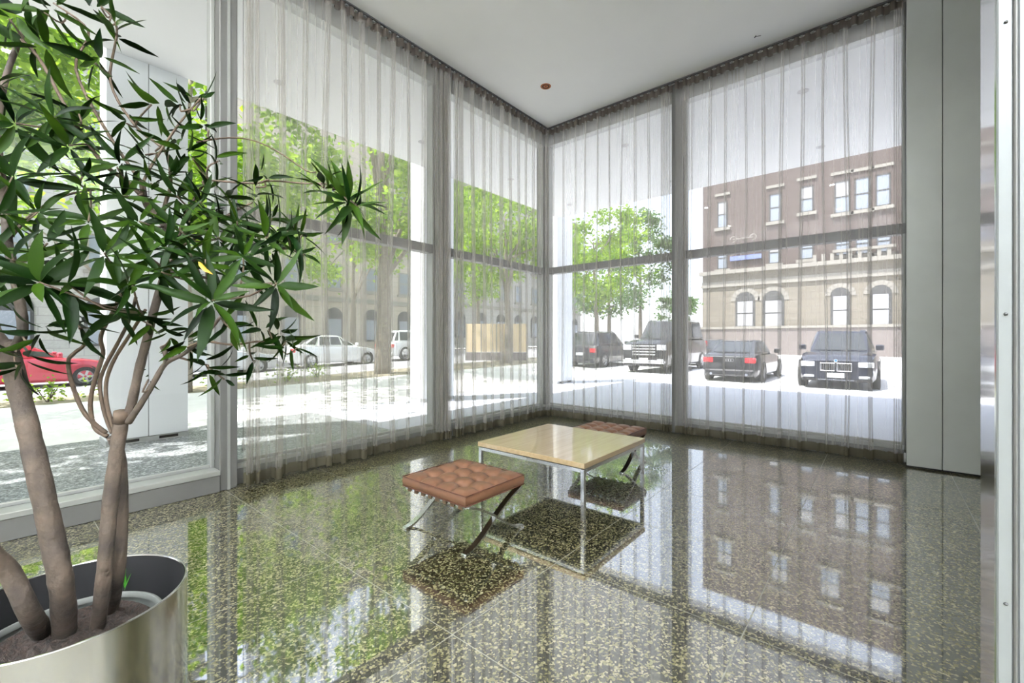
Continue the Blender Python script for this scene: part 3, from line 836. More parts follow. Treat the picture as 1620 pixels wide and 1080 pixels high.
# ================================================================ outside
def gz(x, y):
    t = min(1, max(0, (y-10)/10)); t = t*t*(3-2*t)
    return t*.028*min(20, max(0, x-3))
def patch(name, x0, x1, y0, y1, mat, z, step=2.0):
    nx = max(1, int((x1-x0)/step)); ny = max(1, int((y1-y0)/step)); rows = []
    for i in range(nx+1):
        x = x0+(x1-x0)*i/nx
        rows.append([(x, y0+(y1-y0)*j/ny, z+gz(x, y0+(y1-y0)*j/ny)) for j in range(ny, -1, -1)])
    o = MB().grid(rows).build(name, mat); tag(o, kind='structure'); return o
M['concrete'] = pmat('sidewalk_concrete', (.70,.69,.66), .9, noise=(1.5,.07))
M['lot'] = pmat('parking_concrete', (.66,.66,.67), .9, noise=(.7,.06))
M['asphalt'] = pmat('asphalt', (.26,.26,.265), .9, noise=(3,.12))
M['planting'] = pmat('planting_soil', (.25,.22,.15), .95, noise=(5,.35))
M['grass'] = pmat('dry_grass', (.22,.28,.10), .95, noise=(4,.4))
M['pale_paving'] = pmat('pale_paving', (.58,.60,.66), .8, noise=(1.2,.04))
patch('ground', -90, 160, -90, 120, pmat('far_ground', (.40,.40,.39), .95, noise=(.3,.1)), -.30, 10)
patch('terrace', -14, 4.1, YL+.16, 8.55, M['terrazzo_out'], -.012, 3)
patch('terrace', 4.1, XE+.6, YL+.16, 8.55, M['pale_paving'], -.012, 3)
tag(MB().box(XR+.16, -14, -.1, XE+.6, YL+.16, -.012).build('terrace', M['pale_paving']), kind='structure')
patch('sidewalk', -50, 46, 8.55, 14, M['concrete'], -.02)
tag(MB().box(XE+.6, -40, -.1, 14.9, 8.55, -.02).build('sidewalk', M['pale_paving']), kind='structure')
patch('parking_lot', 14.9, 60, -40, 8.55, M['lot'], -.03, 6)
patch('planting_strip', -50, 46, 14, 16, M['planting'], -.02)
patch('kerb', -50, 60, 16, 16.25, M['concrete'], .01)
patch('road', -50, 60, 16.25, 28, M['asphalt'], -.12)
patch('sidewalk', -50, 60, 28, 34.9, M['concrete'], .0)
# the overhang
so = MB().box(-14, YL+.2, H, XE, YE, H+.5).build('soffit', M['soffit']); tag(so, kind='structure')
so = MB().box(XR+.2, -14, H, XE, YL+.2, H+.5).build('soffit', M['soffit']); tag(so, kind='structure')
tag(MB().box(-14, -14, H+.31, XR+.2, YL+.2, H+.5).build('roof', M['soffit']), kind='structure')
SOFL = ['near the lobby back', 'outside the bare glass pane', 'behind the long sheer curtain, tree side', 'between the mullion and the white column, tree side', 'next to the room corner, tree side', 'at the outer corner of the overhang', 'close to the glass beside the room corner, parking side', 'far out at the overhang edge, level with the truck', 'close to the glass, above the wide sheer curtain', 'far out at the overhang edge, in front of the brick building']
for ki, (x, y) in enumerate(((-2.47,6.9),(.18,6.9),(2.83,6.93),(5.48,6.88),(8.13,6.85),(10.75,6.85),(8.16,3.9),(10.75,3.9),(8.16,.93),(10.75,.93))):
    downlight(x, y, H, 'pale soffit downlight outside, ' + SOFL[ki], out=True)
# white clad columns standing at the edge of the overhang
for k, x in enumerate((-4.28, 1.02, 6.32, 11.62)):
    c = empty('clad_column', (x, YE, 0))
    tag(c, ['white metal clad column on the terrace beyond the lobby window', 'white clad column on the terrace behind the indoor tree', 'white clad column outside, seen through the curtain by the mullion', 'white clad column at the outer corner of the overhang'][k], 'column', 'columns along the terrace')
    MB().box(.02, .02, .05, .88, .48, H+.5).build('core', M['alu_dark'], c)
    for (u0, u1) in ((0, .44), (.448, .90)):
        o = MB().bbox(u0, 0, .06, u1, .03, H+.5, .004).build('cladding_panel', M['col'], c); fixn(o)
        o = MB().bbox(u0, .47, .06, u1, .50, H+.5, .004).build('cladding_panel', M['col'], c); fixn(o)
    for u in (0, .87):
        o = MB().bbox(u, .031, .06, u+.03, .469, H+.5, .004).build('cladding_panel', M['col'], c); fixn(o)
    MB().box(-.005, -.005, -.012, .905, .505, .055).build('base_plinth', M['alu_light'], c)
    for u in (.12, .56):
        MB().box(u, -.008, .008, u+.22, -.005, .045).build('vent', M['dark'], c)

# ---------------------------------------------------------------- cars
M['carglass'] = pmat('car_glass', (.03,.035,.04), .05, 0, spec=.8)
M['chrome_car'] = pmat('car_chrome', (.8,.8,.82), .15, 1.0)
M['blacktrim'] = pmat('black_trim', (.012,.012,.014), .45)
M['rimm'] = pmat('alloy_rim', (.42,.43,.45), .3, .9)
M['tail'] = pmat('tail_lamp_red', (.75,.02,.03), .2, coat=1)
M['lampglass'] = pmat('head_lamp_glass', (.75,.78,.8), .1, .4)
M['plate'] = pmat('plate_white', (.78,.80,.80), .5)
def paint(name, c): return pmat(name, c, .28, .25, coat=1.0)
PAINT = {k: paint('paint_'+k, c) for k, c in dict(navy=(.012,.016,.035), black=(.010,.010,.013), red=(.45,.02,.05), white=(.75,.76,.77), silver=(.5,.52,.54), graphite=(.05,.052,.06)).items()}
def lerp_tab(tab, x):
    if x <= tab[0][0]: return tab[0][1:]
    for a, b in zip(tab, tab[1:]):
        if x <= b[0]:
            t = (x-a[0])/(b[0]-a[0]); t = t*t*(3-2*t)
            return tuple(p+(q-p)*t for p, q in zip(a[1:], b[1:]))
    return tab[-1][1:]
KINDS = {
 # x fraction from the rear (0) to the nose (1): deck height, half width share ; cabin: x0 base rear, x1 roof rear, x2 roof front, x3 base front
 'sedan': dict(deck=[(0,.60,.86),(.03,.66,.93),(.10,.68,.98),(.22,.66,1),(.62,.65,1),(.80,.60,.98),(.94,.53,.92),(1,.44,.80)], cab=(.08,.26,.52,.72), hr=.97, wr=.31, zb=.17),
 'suv':   dict(deck=[(0,.55,.90),(.03,.62,.96),(.12,.63,1),(.66,.62,1),(.80,.60,.99),(.93,.56,.95),(1,.46,.86)], cab=(.02,.10,.55,.72), hr=.97, wr=.37, zb=.22),
 'truck': dict(deck=[(0,.60,.94),(.02,.62,.98),(.10,.62,1),(.72,.62,1),(.88,.60,.99),(.97,.57,.97),(1,.52,.93)], cab=(.04,.08,.62,.76), hr=.97, wr=.42, zb=.28),
}
def car(kind, label, L, W_, Ht, col, x, y, rz, front='plain', group='parked cars'):
    K = KINDS[kind]; e = empty('parked_truck' if kind == 'truck' else 'parked_car', (x, y, gz(x, y) - (.12 if y > 16.25 else .03)), rz)
    tag(e, label, 'truck' if kind == 'truck' else 'car', group)
    X = lambda f: (f-.5)*L
    pm = PAINT[col]; hw = W_/2
    fs = sorted(set([i/26 for i in range(27)] + [.01,.03,.97,.99])); rows = []
    for f in fs:
        dz, ws = lerp_tab(K['deck'], f); z1 = dz*Ht; h_ = hw*ws; zb = K['zb'] + (.10*Ht*.5 if f < .02 or f > .98 else 0)
        half = [(h_*.90, zb), (h_*.985, zb+.10), (h_, z1*.55), (h_*.985, z1*.78), (h_*.93, z1*.955), (h_*.80, z1*.995), (h_*.40, z1+.012), (0, z1+.016)]
        sec = half + [(-a, b) for a, b in reversed(half[:-1])]
        rows.append([(X(f), a, b) for a, b in sec])
    mb = MB(); mb.grid(rows, closed=True); mb.add(rows[0], [tuple(range(len(rows[0])))]); mb.add(rows[-1], [tuple(range(len(rows[-1])-1,-1,-1))])
    o = mb.build('body', pm, e); fixn(o); autosmooth(o, 40)
    # cabin
    c0, c1, c2, c3 = K['cab']; zr = Ht*K['hr']
    def belt(f): d, ws = lerp_tab(K['deck'], f); return d*Ht-.01, hw*ws*.88
    zb0, hb0 = belt(c0); zb1, hb1 = belt(c1); zb2, hb2 = belt(c2); zb3, hb3 = belt(c3)
    hrf = hw*.66 if kind != 'truck' else hw*.74
    lo = [(X(c0), hb0*.90, zb0), (X(c1), hb1, zb1), (X(c2), hb2, zb2), (X(c3), hb3*.88, zb3)]
    hi = [(X(c1)-.02, hrf*.92, zr*.985), (X(c1)+.10, hrf, zr), (X(c2)-.10, hrf, zr), (X(c2)+.03, hrf*.94, zr*.975)]
    cab = MB(); ring_lo = [(a,b,c) for a,b,c in lo] + [(a,-b,c) for a,b,c in reversed(lo)]
    ring_hi = [(a,b,c) for a,b,c in hi] + [(a,-b,c) for a,b,c in reversed(hi)]
    cab.grid([ring_lo, ring_hi], closed=True); o = cab.build('cabin', pm, e); fixn(o)
    rf = MB(); nr = len(ring_hi)
    top = [(a*.985 + .015*(X(c1)+X(c2))/2, b*.80, c+.030) for a,b,c in ring_hi]
    rf.grid([ring_hi, top], closed=True); rf.add(top, [tuple(range(nr))]); o = rf.build('roof', pm, e); fixn(o); autosmooth(o, 60)
    def quad(nm, p00, p10, p11, p01, m_, inset=(.06,.10), out=.012):
        P_ = [Vector(p) for p in (p00,p10,p11,p01)]
        def B(u, v): return P_[0]*(1-u)*(1-v)+P_[1]*u*(1-v)+P_[2]*u*v+P_[3]*(1-u)*v
        iu, iv = inset; q = [B(iu,iv), B(1-iu,iv), B(1-iu,1-iv), B(iu,1-iv)]
        n_ = (q[1]-q[0]).cross(q[3]-q[0]).normalized()
        cc = sum(q, Vector())/4
        if n_.dot(cc - Vector((0,0,Ht*.6))) < 0: n_ = -n_
        mb2 = MB(); mb2.grid([[p + n_*out for p in (q[0],q[1])], [p + n_*out for p in (q[3],q[2])]])
        mb2.grid([[p + n_*out for p in q], [p - n_*.01 for p in q]], closed=True)
        return fixn(mb2.build(nm, m_, e))
    f_ = lambda p: (p[0], -p[1], p[2])
    quad('windshield', f_(lo[3]), lo[3], hi[3], f_(hi[3]), M['carglass'], (.05,.06))
    quad('rear_window', f_(lo[0]), lo[0], hi[0], f_(hi[0]), M['carglass'], (.08,.10))
    for s in (1, -1):
        g = (lambda p: p) if s > 0 else f_
        mlo = tuple((a+b)/2 for a, b in zip(lo[1], lo[2])); mhi = tuple((a+b)/2 for a, b in zip(hi[1], hi[2]))
        quad('side_window', g(lo[0]), g(lo[1]), g(hi[1]), g(hi[0]), M['carglass'], (.22,.12))
        quad('side_window', g(lo[1]), g(mlo), g(mhi), g(hi[1]), M['carglass'], (.04,.10))
        quad('side_window', g(mlo), g(lo[2]), g(hi[2]), g(mhi), M['carglass'], (.04,.10))
        quad('side_window', g(lo[2]), g(lo[3]), g(hi[3]), g(hi[2]), M['carglass'], (.16,.12))
        mx_ = X(c3)-.16; zz = zb3+.09
        o = MB().bbox(mx_-.06, s*hb3*1.02 if s > 0 else -hb3*1.02-.20, zz-.05, mx_+.07, s*hb3*1.02+.20 if s > 0 else -hb3*1.02, zz+.12, .03).build('side_mirror', pm, e); fixn(o)
        if kind != 'sedan':
            MB().tube([(X(c1)+.1, s*hrf*.92, zr+.005), (X(c1)+.16, s*hrf*.92, zr+.05), (X(c2)-.25, s*hrf*.92, zr+.05), (X(c2)-.1, s*hrf*.92, zr+.01)], .018, 6).build('roof_rail', M['chrome_car'], e)
        o = MB().box(X(.18), s*hw-.008, Ht*.60-.01, X(.68), s*hw+.004, Ht*.60+.008).build('window_line', M['chrome_car'], e) if False else None
    R_ = K['wr']
    if not hasattr(car, 'wm'): car.wm = {}
    if R_ not in car.wm:
        ty = MB().lathe([(R_*.66,.0),(R_*.9,-.005),(R_,.03),(R_,.19),(R_*.9,.22),(R_*.66,.22)], 28, axis='y').mesh('tyre', M['rubber'], True)
        rm = MB().lathe([(R_*.66,.01),(R_*.60,.03),(R_*.56,.06),(R_*.0,.065)], 28, axis='y')
        for k in range(5):
            a = k*2*math.pi/5; ca, sa = math.cos(a), math.sin(a)
            rm.add([(ca*R_*.1 - sa*.03, .02, sa*R_*.1 + ca*.03), (ca*R_*.1 + sa*.03, .02, sa*R_*.1 - ca*.03), (ca*R_*.62 + sa*.035, .012, sa*R_*.62 - ca*.035), (ca*R_*.62 - sa*.035, .012, sa*R_*.62 + ca*.035)], [(0,1,2,3)])
        car.wm[R_] = (ty, rm.mesh('rim', M['rimm']), MB().lathe([(R_*1.14,.0),(R_*1.14,.05),(0,.05)], 28, axis='y').mesh('wheel_arch', M['blacktrim']))
    ty, rm, wa = car.wm[R_]
    for f in (.17, .815):
        for s in (-1, 1):
            q = link('wheel', ty, e); q.location = (X(f), s*(hw+.012), R_)
            if s > 0: q.rotation_euler = (0, 0, math.pi)
            link('rim', rm, q)
            q2 = link('wheel_arch', wa, e); q2.location = (X(f), s*(hw+.006), R_+.02)
            if s > 0: q2.rotation_euler = (0, 0, math.pi)
    dN = lerp_tab(K['deck'], 1.0); zN = dN[0]*Ht; hN = hw*dN[1]; dT = lerp_tab(K['deck'], 0.0); zT = dT[0]*Ht; hT = hw*dT[1]
    xn, xt = X(1), X(0)
    for s in (-1, 1):
        y0, y1 = sorted((s*hN*.60, s*hN*1.02)); o = MB().bbox(xn-.10, y0, zN*.80, xn+.025, y1, zN*.98, .02).build('headlight', M['lampglass'], e); fixn(o)
        y0, y1 = sorted((s*hT*.62, s*hT*1.03)); o = MB().bbox(xt-.02, y0, zT*.76, xt+.10, y1, zT*.96, .02).build('tail_light', M['tail'], e); fixn(o)
        y0, y1 = sorted((s*hN*.62, s*hN*.92)); o = MB().bbox(xn-.04, y0, zN*.40, xn+.03, y1, zN*.50, .015).build('fog_light', M['lampglass'], e); fixn(o)
    o = MB().bbox(xn-.2, -hN*.98, K['zb']+.04, xn+.05, hN*.98, zN*.34, .04).build('front_bumper', M['blacktrim'] if front != 'plain' else pm, e); fixn(o)
    o = MB().bbox(xt-.06, -hT*.98, K['zb']+.04, xt+.2, hT*.98, zT*.50, .05).build('rear_bumper', pm, e); fixn(o)
    o = MB().box(xn+.05, -.2, zN*.42, xn+.062, .2, zN*.42+.13).build('number_plate', M['plate'], e)
    MB().box(xt-.03, -.22, zT*.62, xt-.018, .22, zT*.62+.13).build('number_plate', M['blacktrim'] if front == 'rings' else M['plate'], e)
    if front == 'kidney':
        for s in (-1, 1):
            y0, y1 = sorted((s*.03, s*.36)); z0, z1 = zN*.66, zN*.93
            g = empty('grille'); g.parent = e
            o = MB().box(xn-.02, y0, z0, xn+.03, y1, z1).build('grille_shell', M['blacktrim'], g)
            MB().tube([(xn+.035,y0,z0),(xn+.035,y1,z0),(xn+.035,y1,z1),(xn+.035,y0,z1),(xn+.035,y0,z0)], .012, 6).build('grille_frame', M['chrome_car'], g)
            for k in range(7):
                yy = y0+(y1-y0)*(k+.5)/7
                MB().box(xn+.02, yy-.008, z0+.01, xn+.045, yy+.008, z1-.01).build('grille_bar', M['chrome_car'], g)
        b = MB().lathe([(.0,.0),(.034,.0)], 24, (xn+.03,0,zN*1.02), axis='x').lathe([(.034,-.004),(.045,.004),(.045,-.01)], 24, (xn+.03,0,zN*1.02), axis='x', mi=1).build('roundel', [pmat('roundel_blue', (.05,.2,.55), .3), M['plate']], e)
        MB().box(xn+.02, -hN*.5, zN*.33, xn+.06, hN*.5, zN*.36).build('bumper_strip', M['chrome_car'], e)
    elif front == 'truck':
        for k in range(4):
            z = zN*(.62+.10*k); MB().bbox(xn, -hN*.55, z, xn+.05, hN*.55, z+.05, .01).build('grille_bar', M['chrome_car'], e)
        o = MB().bbox(xn+.02, -hN*1.0, zN*.34, xn+.14, hN*1.0, zN*.46, .03).build('chrome_bumper', M['chrome_car'], e); fixn(o)
    else:
        MB().box(xn-.02, -hN*.5, zN*.58, xn+.03, hN*.5, zN*.84).build('grille', M['blacktrim'], e)
    if front == 'rings':
        for k in range(4):
            c = (k-1.5)*.075
            MB().tube([(xt-.024, c+.05*math.cos(a*math.pi/8), zT*.86+.05*math.sin(a*math.pi/8)) for a in range(17)], .008, 6, caps=False).build('emblem_ring', M['chrome_car'], e)
        MB().box(xt-.022, -hT*.9, zT*.985, xt+.02, hT*.9, zT*1.005).build('boot_trim', M['chrome_car'], e)
        for s in (-1, 1):
            MB().tube([(xt-.07, s*.55, .27), (xt+.1, s*.55, .27)], .045, 12).build('exhaust_tip', M['chrome_car'], e)
    return e
car('suv', 'dark blue sport utility car facing the window with a two part grille', 4.75, 1.95, 1.76, 'navy', 15.7+2.37, 1.0, math.pi, 'kidney')
car('sedan', 'black saloon car parked tail towards the window with four chrome rings', 4.7, 1.85, 1.43, 'black', 16.1+2.35, 3.95, 0, 'rings')
car('truck', 'big black truck with bright chrome grille bars and bumper, taller than cars beside it', 5.6, 2.0, 2.35, 'black', 18.0+2.8, 7.75, math.pi, 'truck')
car('suv', 'dark grey sport utility car parked beside the big black truck', 4.7, 1.9, 1.8, 'graphite', 19.0+2.35, 11.5, 0)
car('sedan', 'black saloon car parked farther back, between the truck and the stone building', 4.6, 1.8, 1.45, 'black', 27.0, 7.6, math.pi)
car('sedan', 'red saloon car parked along the tree lined street', 4.6, 1.8, 1.46, 'red', .65, 21.0, 0)
car('sedan', 'silver saloon car parked along the street next to the red one', 4.6, 1.8, 1.48, 'silver', 6.0, 21.2, 0)
car('sedan', 'white saloon car parked along the street, next to the silver one', 4.5, 1.8, 1.50, 'white', 11.2, 21.2, 0)
car('suv', 'white sport utility car parked along the street, last in its row', 4.6, 1.85, 1.65, 'white', 16.5, 21.2, 0)

# ---------------------------------------------------------------- stone and brick building beyond the parking lot
XB = 47.0
M['brick'] = brickmat('brown_brick', (.105,.080,.072), (.088,.066,.058), (.11,.095,.09), .45, .16)
M['ashlar'] = brickmat('pale_ashlar', (.205,.182,.145), (.182,.162,.13), (.12,.11,.09), 1.9, .62)
M['granite'] = pmat('granite_plinth', (.18,.155,.145), .7, noise=(4,.1))
M['limestone'] = pmat('limestone_trim', (.26,.245,.215), .8, noise=(3,.06))
M['winframe'] = pmat('painted_window_frame', (.06,.06,.06), .6)
M['winglass'] = pmat('far_window_glass', (.25,.28,.33), .15, spec=.8)
M['winblind'] = pmat('window_blind', (.32,.32,.33), .6)
def yz(px, py): p = on_x(px, py, XB); return p.y, p.z
YB = yz(1112, 300)[0]
bl = empty('apartment_building', (XB, -10, 0)); tag(bl, 'brown brick building with a pale stone lower storey and arched windows, across the parking lot', 'building')
ZS = 8.15
def bp(n, mat, x0, y0, z0, x1, y1, z1): return MB().box(x0-XB, y0+10, z0, x1-XB, y1+10, z1).build(n, mat, bl)
bp('brick_wall', M['brick'], XB, -45, ZS, XB+14, YB, 24)
bp('stone_wall', M['ashlar'], XB-.12, -45, 2.5, XB+14, YB, ZS)
bp('plinth', M['granite'], XB-.30, -45, -.4, XB+14, YB+.1, 2.45)
bp('plinth_ledge', M['limestone'], XB-.42, -45, 2.40, XB, YB+.15, 2.62)
bp('cornice', M['limestone'], XB-.60, -45, ZS-.35, XB, YB+.2, ZS)
bp('cornice', M['limestone'], XB-.30, -45, 6.55, XB, YB+.1, 6.75)
bp('frieze', M['limestone'], XB-.2, -45, 6.75, XB, YB+.05, 7.1)
bp('sign_band', pmat('blue_sign', (.16,.20,.42), .5), XB-.25, yz(1205, 408)[0], yz(1180,411)[1], XB-.05, yz(1156, 408)[0], yz(1180,404)[1])
def window_rect(y0, y1, z0, z1, lintel=True, blind=.5):
    y0, y1 = sorted((y0, y1)); c = ((y0+y1)/2+10, (z0+z1)/2)
    f = MB(); wdt, ht = (y1-y0)/2, (z1-z0)/2; t = .10
    f.box(-.06, -wdt, -ht, .05, -wdt+t, ht).box(-.06, wdt-t, -ht, .05, wdt, ht).box(-.06, -wdt, ht-t, .05, wdt, ht).box(-.06, -wdt, -ht, .05, wdt, -ht+t).box(-.05, -wdt, -.05, .05, wdt, .05)
    o = f.build('window', M['winframe'], bl); o.location = (0, c[0], c[1])
    MB().box(-.02, -wdt+t, .05, .0, wdt-t, ht-t).build('pane', M['winblind'] if blind > .4 else M['winglass'], o)
    MB().box(-.02, -wdt+t, -ht+t, .0, wdt-t, -.05).build('pane', M['winglass'], o)
    s = bp('window_sill', M['limestone'], XB-.22, y0-.25, z0-.28, XB, y1+.25, z0)
    if lintel: bp('lintel', M['limestone'], XB-.12, y0-.25, z1+.55, XB, y1+.25, z1+.80)
def from_px(a, b, c, d, **k):
    y0, z1 = yz(a, c); y1, z0 = yz(b, d); window_rect(y0, y1, z0, z1, **k)
for r_ in ((1135,1151,320,359), (1217,1236,308,349), (1266,1287,296,334), (1320,1345,288,335), (1352,1377,283,330), (1385,1409,277,324)): from_px(*r_, blind=random.choice((.2,.8,.8)))
for r_ in ((1135,1151,392,425), (1216,1234,383,416), (1265,1287,377,409), (1321,1345,371,403), (1353,1377,369,401), (1386,1410,364,398)): from_px(*r_, lintel=False, blind=random.choice((.2,.8)))
for yy in (-6, -9, -15, -18, -24): 
    for z0 in (9.2, 13.3): window_rect(yy, yy+1.7, z0, z0+2.6)
for yy in (11.2, 6.5, 2.7, -.6, -2.6, -6, -9): window_rect(yy, yy+1.4, 18.6, 21)
def arch_win(a, b, ct, cb):
    y0, zt = yz(a, ct); y1, zb_ = yz(b, cb); y0, y1 = sorted((y0, y1)); r_ = (y1-y0)/2; zc = zt - r_; cy = (y0+y1)/2+10
    pts = [(-r_, zb_)] + [(-r_*math.cos(math.pi*k/16), zc + r_*math.sin(math.pi*k/16)) for k in range(17)] + [(r_, zb_)]
    o = MB().prism(pts, -.02, -.16+.1, 'x').build('arched_window', M['winframe'], bl); o.location = (-.12, cy, 0); fixn(o)
    mid = zb_ + (zc-zb_)*.52
    for (u0, u1) in ((zb_+.1, mid-.05), (mid+.05, zc-.05)):
        MB().box(-.10, -r_+.2, u0, -.065, r_-.2, u1).build('pane', M['winblind'], o)
    for k in range(9):                      # voussoirs
        a0 = math.pi*k/9; a1 = math.pi*(k+.92)/9
        MB().prism([((r_+.02)*-math.cos(a0), zc+(r_+.02)*math.sin(a0)), ((r_+.42)*-math.cos(a0), zc+(r_+.42)*math.sin(a0)), ((r_+.42)*-math.cos(a1), zc+(r_+.42)*math.sin(a1)), ((r_+.02)*-math.cos(a1), zc+(r_+.02)*math.sin(a1))], -.05, .02, 'x').build('voussoir', M['limestone'], o)
for r_ in ((1164,1195,463,517), (1207,1241,461,517), (1314,1345,456,516), (1376,1411,452,516)): arch_win(*r_)
for k in range(9):                          # balustrade at the right of the stone storey
    y0 = yz(1410,400)[0] + k*.62
    bp('baluster', M['limestone'], XB-.5, y0, ZS, XB-.3, y0+.26, ZS+.62)
bp('balustrade_rail', M['limestone'], XB-.58, yz(1410,400)[0]-.3, ZS+.62, XB-.22, yz(1318,400)[0], ZS+.85)
lp = MB(); y0 = yz(1162,378)[0]; y1 = yz(1193,378)[0]; z0 = yz(1178,378)[1]
lp.tube([(-.5, y0+10, z0), (-.5, y1+10, z0)], .05, 6)
for yy in (y0, y1): lp.tube([(-.5+.0, yy+10+.28*math.cos(q*.7), z0+.28*math.sin(q*.7)) for q in range(8)], .04, 6)
lp.tube([(0, (y0+y1)/2+10, z0), (-.5, (y0+y1)/2+10, z0)], .05, 6).build('sign_bracket', M['limestone'], bl)

# ---------------------------------------------------------------- street front across the road
def street_building(x0, x1, y, h, mat, label, floors, seed):
    r = random.Random(seed); b = empty('street_building', (x0, y, gz(x0, y))); tag(b, label, 'building', 'buildings across the street')
    MB().box(0, 0, -1, x1-x0, 10, h).build('wall', mat, b)
    MB().box(-.1, -.35, h-.6, x1-x0+.1, 0, h).build('cornice', M['limestone'], b)
    MB().box(0, -.18, 4.35, x1-x0, 0, 4.7).build('string_course', M['limestone'], b)
    n = int((x1-x0)/3.1); wm = {}
    for fl_ in range(floors):
        z0 = 1.0 if fl_ == 0 else 5.4 + (fl_-1)*3.9
        for i in range(n):
            cx = (i+.5)*(x1-x0)/n
            if fl_ == 0:
                if 'a' not in wm:
                    pts = [(-.75, 0)] + [(-.75*math.cos(math.pi*k/12), 2.1+.75*math.sin(math.pi*k/12)) for k in range(13)] + [(.75, 0)]
                    wm['a'] = MB().prism(pts, -.08, .02, 'y').mesh('arched_window', M['winframe'])
                    wm['ap'] = MB().box(-.6, -.10, .15, .6, -.085, 1.9).mesh('pane', M['winglass'])
                o = link('arched_window', wm['a'], b); o.location = (cx, 0, z0); link('pane', wm['ap'], o)
            else:
                if 'w' not in wm:
                    f = MB(); f.box(-.65, -.09, 0, -.55, .02, 2.1).box(.55, -.09, 0, .65, .02, 2.1).box(-.55, -.09, 2.0, .55, .02, 2.1).box(-.55, -.09, 0, .55, .02, .1).box(-.55, -.07, 1.0, .55, .02, 1.1).box(-.8, -.2, -.2, .8, .02, -.0)
                    wm['w'] = f.mesh('window', M['limestone']); wm['p'] = MB().box(-.55, -.05, .1, .55, -.02, 1.0).mesh('pane', M['winglass']); wm['p2'] = MB().box(-.55, -.05, 1.1, .55, -.02, 2.0).mesh('pane', M['winglass'])
                o = link('window', wm['w'], b); o.location = (cx, 0, z0); link('pane', wm['p'], o); link('pane', wm['p2'], o)
    return b
M['stone_grey'] = brickmat('grey_stone_front', (.44,.43,.40), (.40,.39,.37), (.30,.29,.28), 1.2, .45, 'y')
M['stone_buff'] = brickmat('buff_stone_front', (.48,.43,.36), (.44,.39,.33), (.32,.29,.25), 1.2, .45, 'y')
street_building(-18, 9.5, 35, 21, M['stone_grey'], 'pale grey stone house front across the street, opposite the bare glass pane', 5, 1)
street_building(9.8, 31, 35, 20, M['stone_buff'], 'buff stone house front across the street, opposite the long sheer curtain', 4, 2)
street_building(31.3, 58, 35, 18, M['stone_grey'], 'pale grey stone house front across the street, farthest along', 3, 3)

# beige hoarding near the street corner
A = at(737, 545, 23.5); B_ = at(834, 545, 23.5); A.z = B_.z = 0
hb = empty('site_hoarding', (A.x, A.y, gz(A.x, A.y)-.02), math.atan2(B_.y-A.y, B_.x-A.x)); tag(hb, 'beige panelled hoarding standing near the street corner beyond the curtain', 'hoarding')
wd = (B_-A).length; M['beige'] = pmat('beige_board', (.66,.52,.33), .8, noise=(2,.05))
for k in range(4):
    MB().box(wd*k/4+.02, -.02, .45, wd*(k+1)/4-.02, .02, 1.95).build('panel', M['beige'], hb)
for k in range(5):
    MB().box(wd*k/4-.03, -.04, 0, wd*k/4+.03, .04, 2.0).build('post', M['limestone'], hb)
MB().box(0, -.03, .0, wd, .03, .43).build('kick_board', M['granite'], hb)

# ---------------------------------------------------------------- trees
def tree(x, y, h, cz, rx, rz, n, mat, label, group, trunk=.2, size=.2, seed=0, clumps=26, low=0.0):
    r = random.Random(seed); g0 = gz(x, y)
    e = empty('street_tree', (x, y, g0)); tag(e, label, 'tree', group)
    pts = [(0,0,-.2), (.05,0,h*.25), (.12*r.uniform(-1,1), .12*r.uniform(-1,1), h*.5), (.3*r.uniform(-1,1), .3*r.uniform(-1,1), h*.85)]
    C = cat_curve(pts, 4)
    MB().tube(C, [trunk*(1-.75*i/(len(C)-1)) for i in range(len(C))], 12).build('trunk', M['bark'], e, True)
    cs = []
    for k in range(clumps):
        while True:
            p = Vector((r.uniform(-1,1), r.uniform(-1,1), r.uniform(-1,1)))
            if .25 < p.length < 1: break
        cs.append((Vector((p.x*rx, p.y*rx, cz+p.z*rz)), r.uniform(.16,.30)*rx))
    for k in range(9):
        c, _ = cs[k]; s = C[min(len(C)-1, int(len(C)*r.uniform(.45,.9)))]
        MB().tube(cat_curve([s, (s+c)/2 + Vector((0,0,r.uniform(-.2,.5))), c], 3), [trunk*.32, trunk*.28, trunk*.25, trunk*.2, trunk*.15, trunk*.1, .012], 6).build('branch', M['bark'], e, True)
    mb = MB()
    for k in range(n):
        c, rr = cs[k % clumps]
        p = c + Vector((r.gauss(0,1), r.gauss(0,1), r.gauss(0,.7)))*rr*.55
        d = Vector((r.uniform(-1,1), r.uniform(-1,1), r.uniform(-.8,.4))).normalized(); u = d.cross(Vector((r.uniform(-1,1), r.uniform(-1,1), r.uniform(-1,1)))).normalized()
        s = size*r.uniform(.6,1.3)
        mb.add([p, p+d*s*.5+u*s*.3+Vector((0,0,s*.08)), p+d*s, p+d*s*.5-u*s*.3+Vector((0,0,s*.08))], [(0,1,2,3)])
    tag(mb.build('crown', mat, e), kind='stuff')
    return e
G = 'trees lining the street'
tree(3.4, 14.4, 10, 8.0, 4.5, 3.2, 14000, M['tree_leaf'], 'bright green street tree standing behind the white column by the indoor tree', G, .22, .24, 1)
tree(10.0, 15.0, 10, 8.1, 4.4, 3.4, 11000, M['tree_leaf'], 'bright green street tree with thick trunk behind the long sheer curtain', G, .34, .24, 2)
tree(17.5, 15.0, 9, 7.8, 4.0, 3.4, 8000, M['tree_leaf'], 'bright green street tree near the beige hoarding', G, .2, .26, 3)
tree(-3.0, 13.2, 9, 8.0, 4.3, 3.0, 11000, M['tree_leaf'], 'bright green street tree on the kerb outside the bare glass pane', G, .24, .24, 4)
tree(-12, 14.9, 9, 8.0, 4.2, 3.0, 5000, M['tree_leaf'], 'bright green street tree by the rear end of the terrace', G, .24, .26, 14)
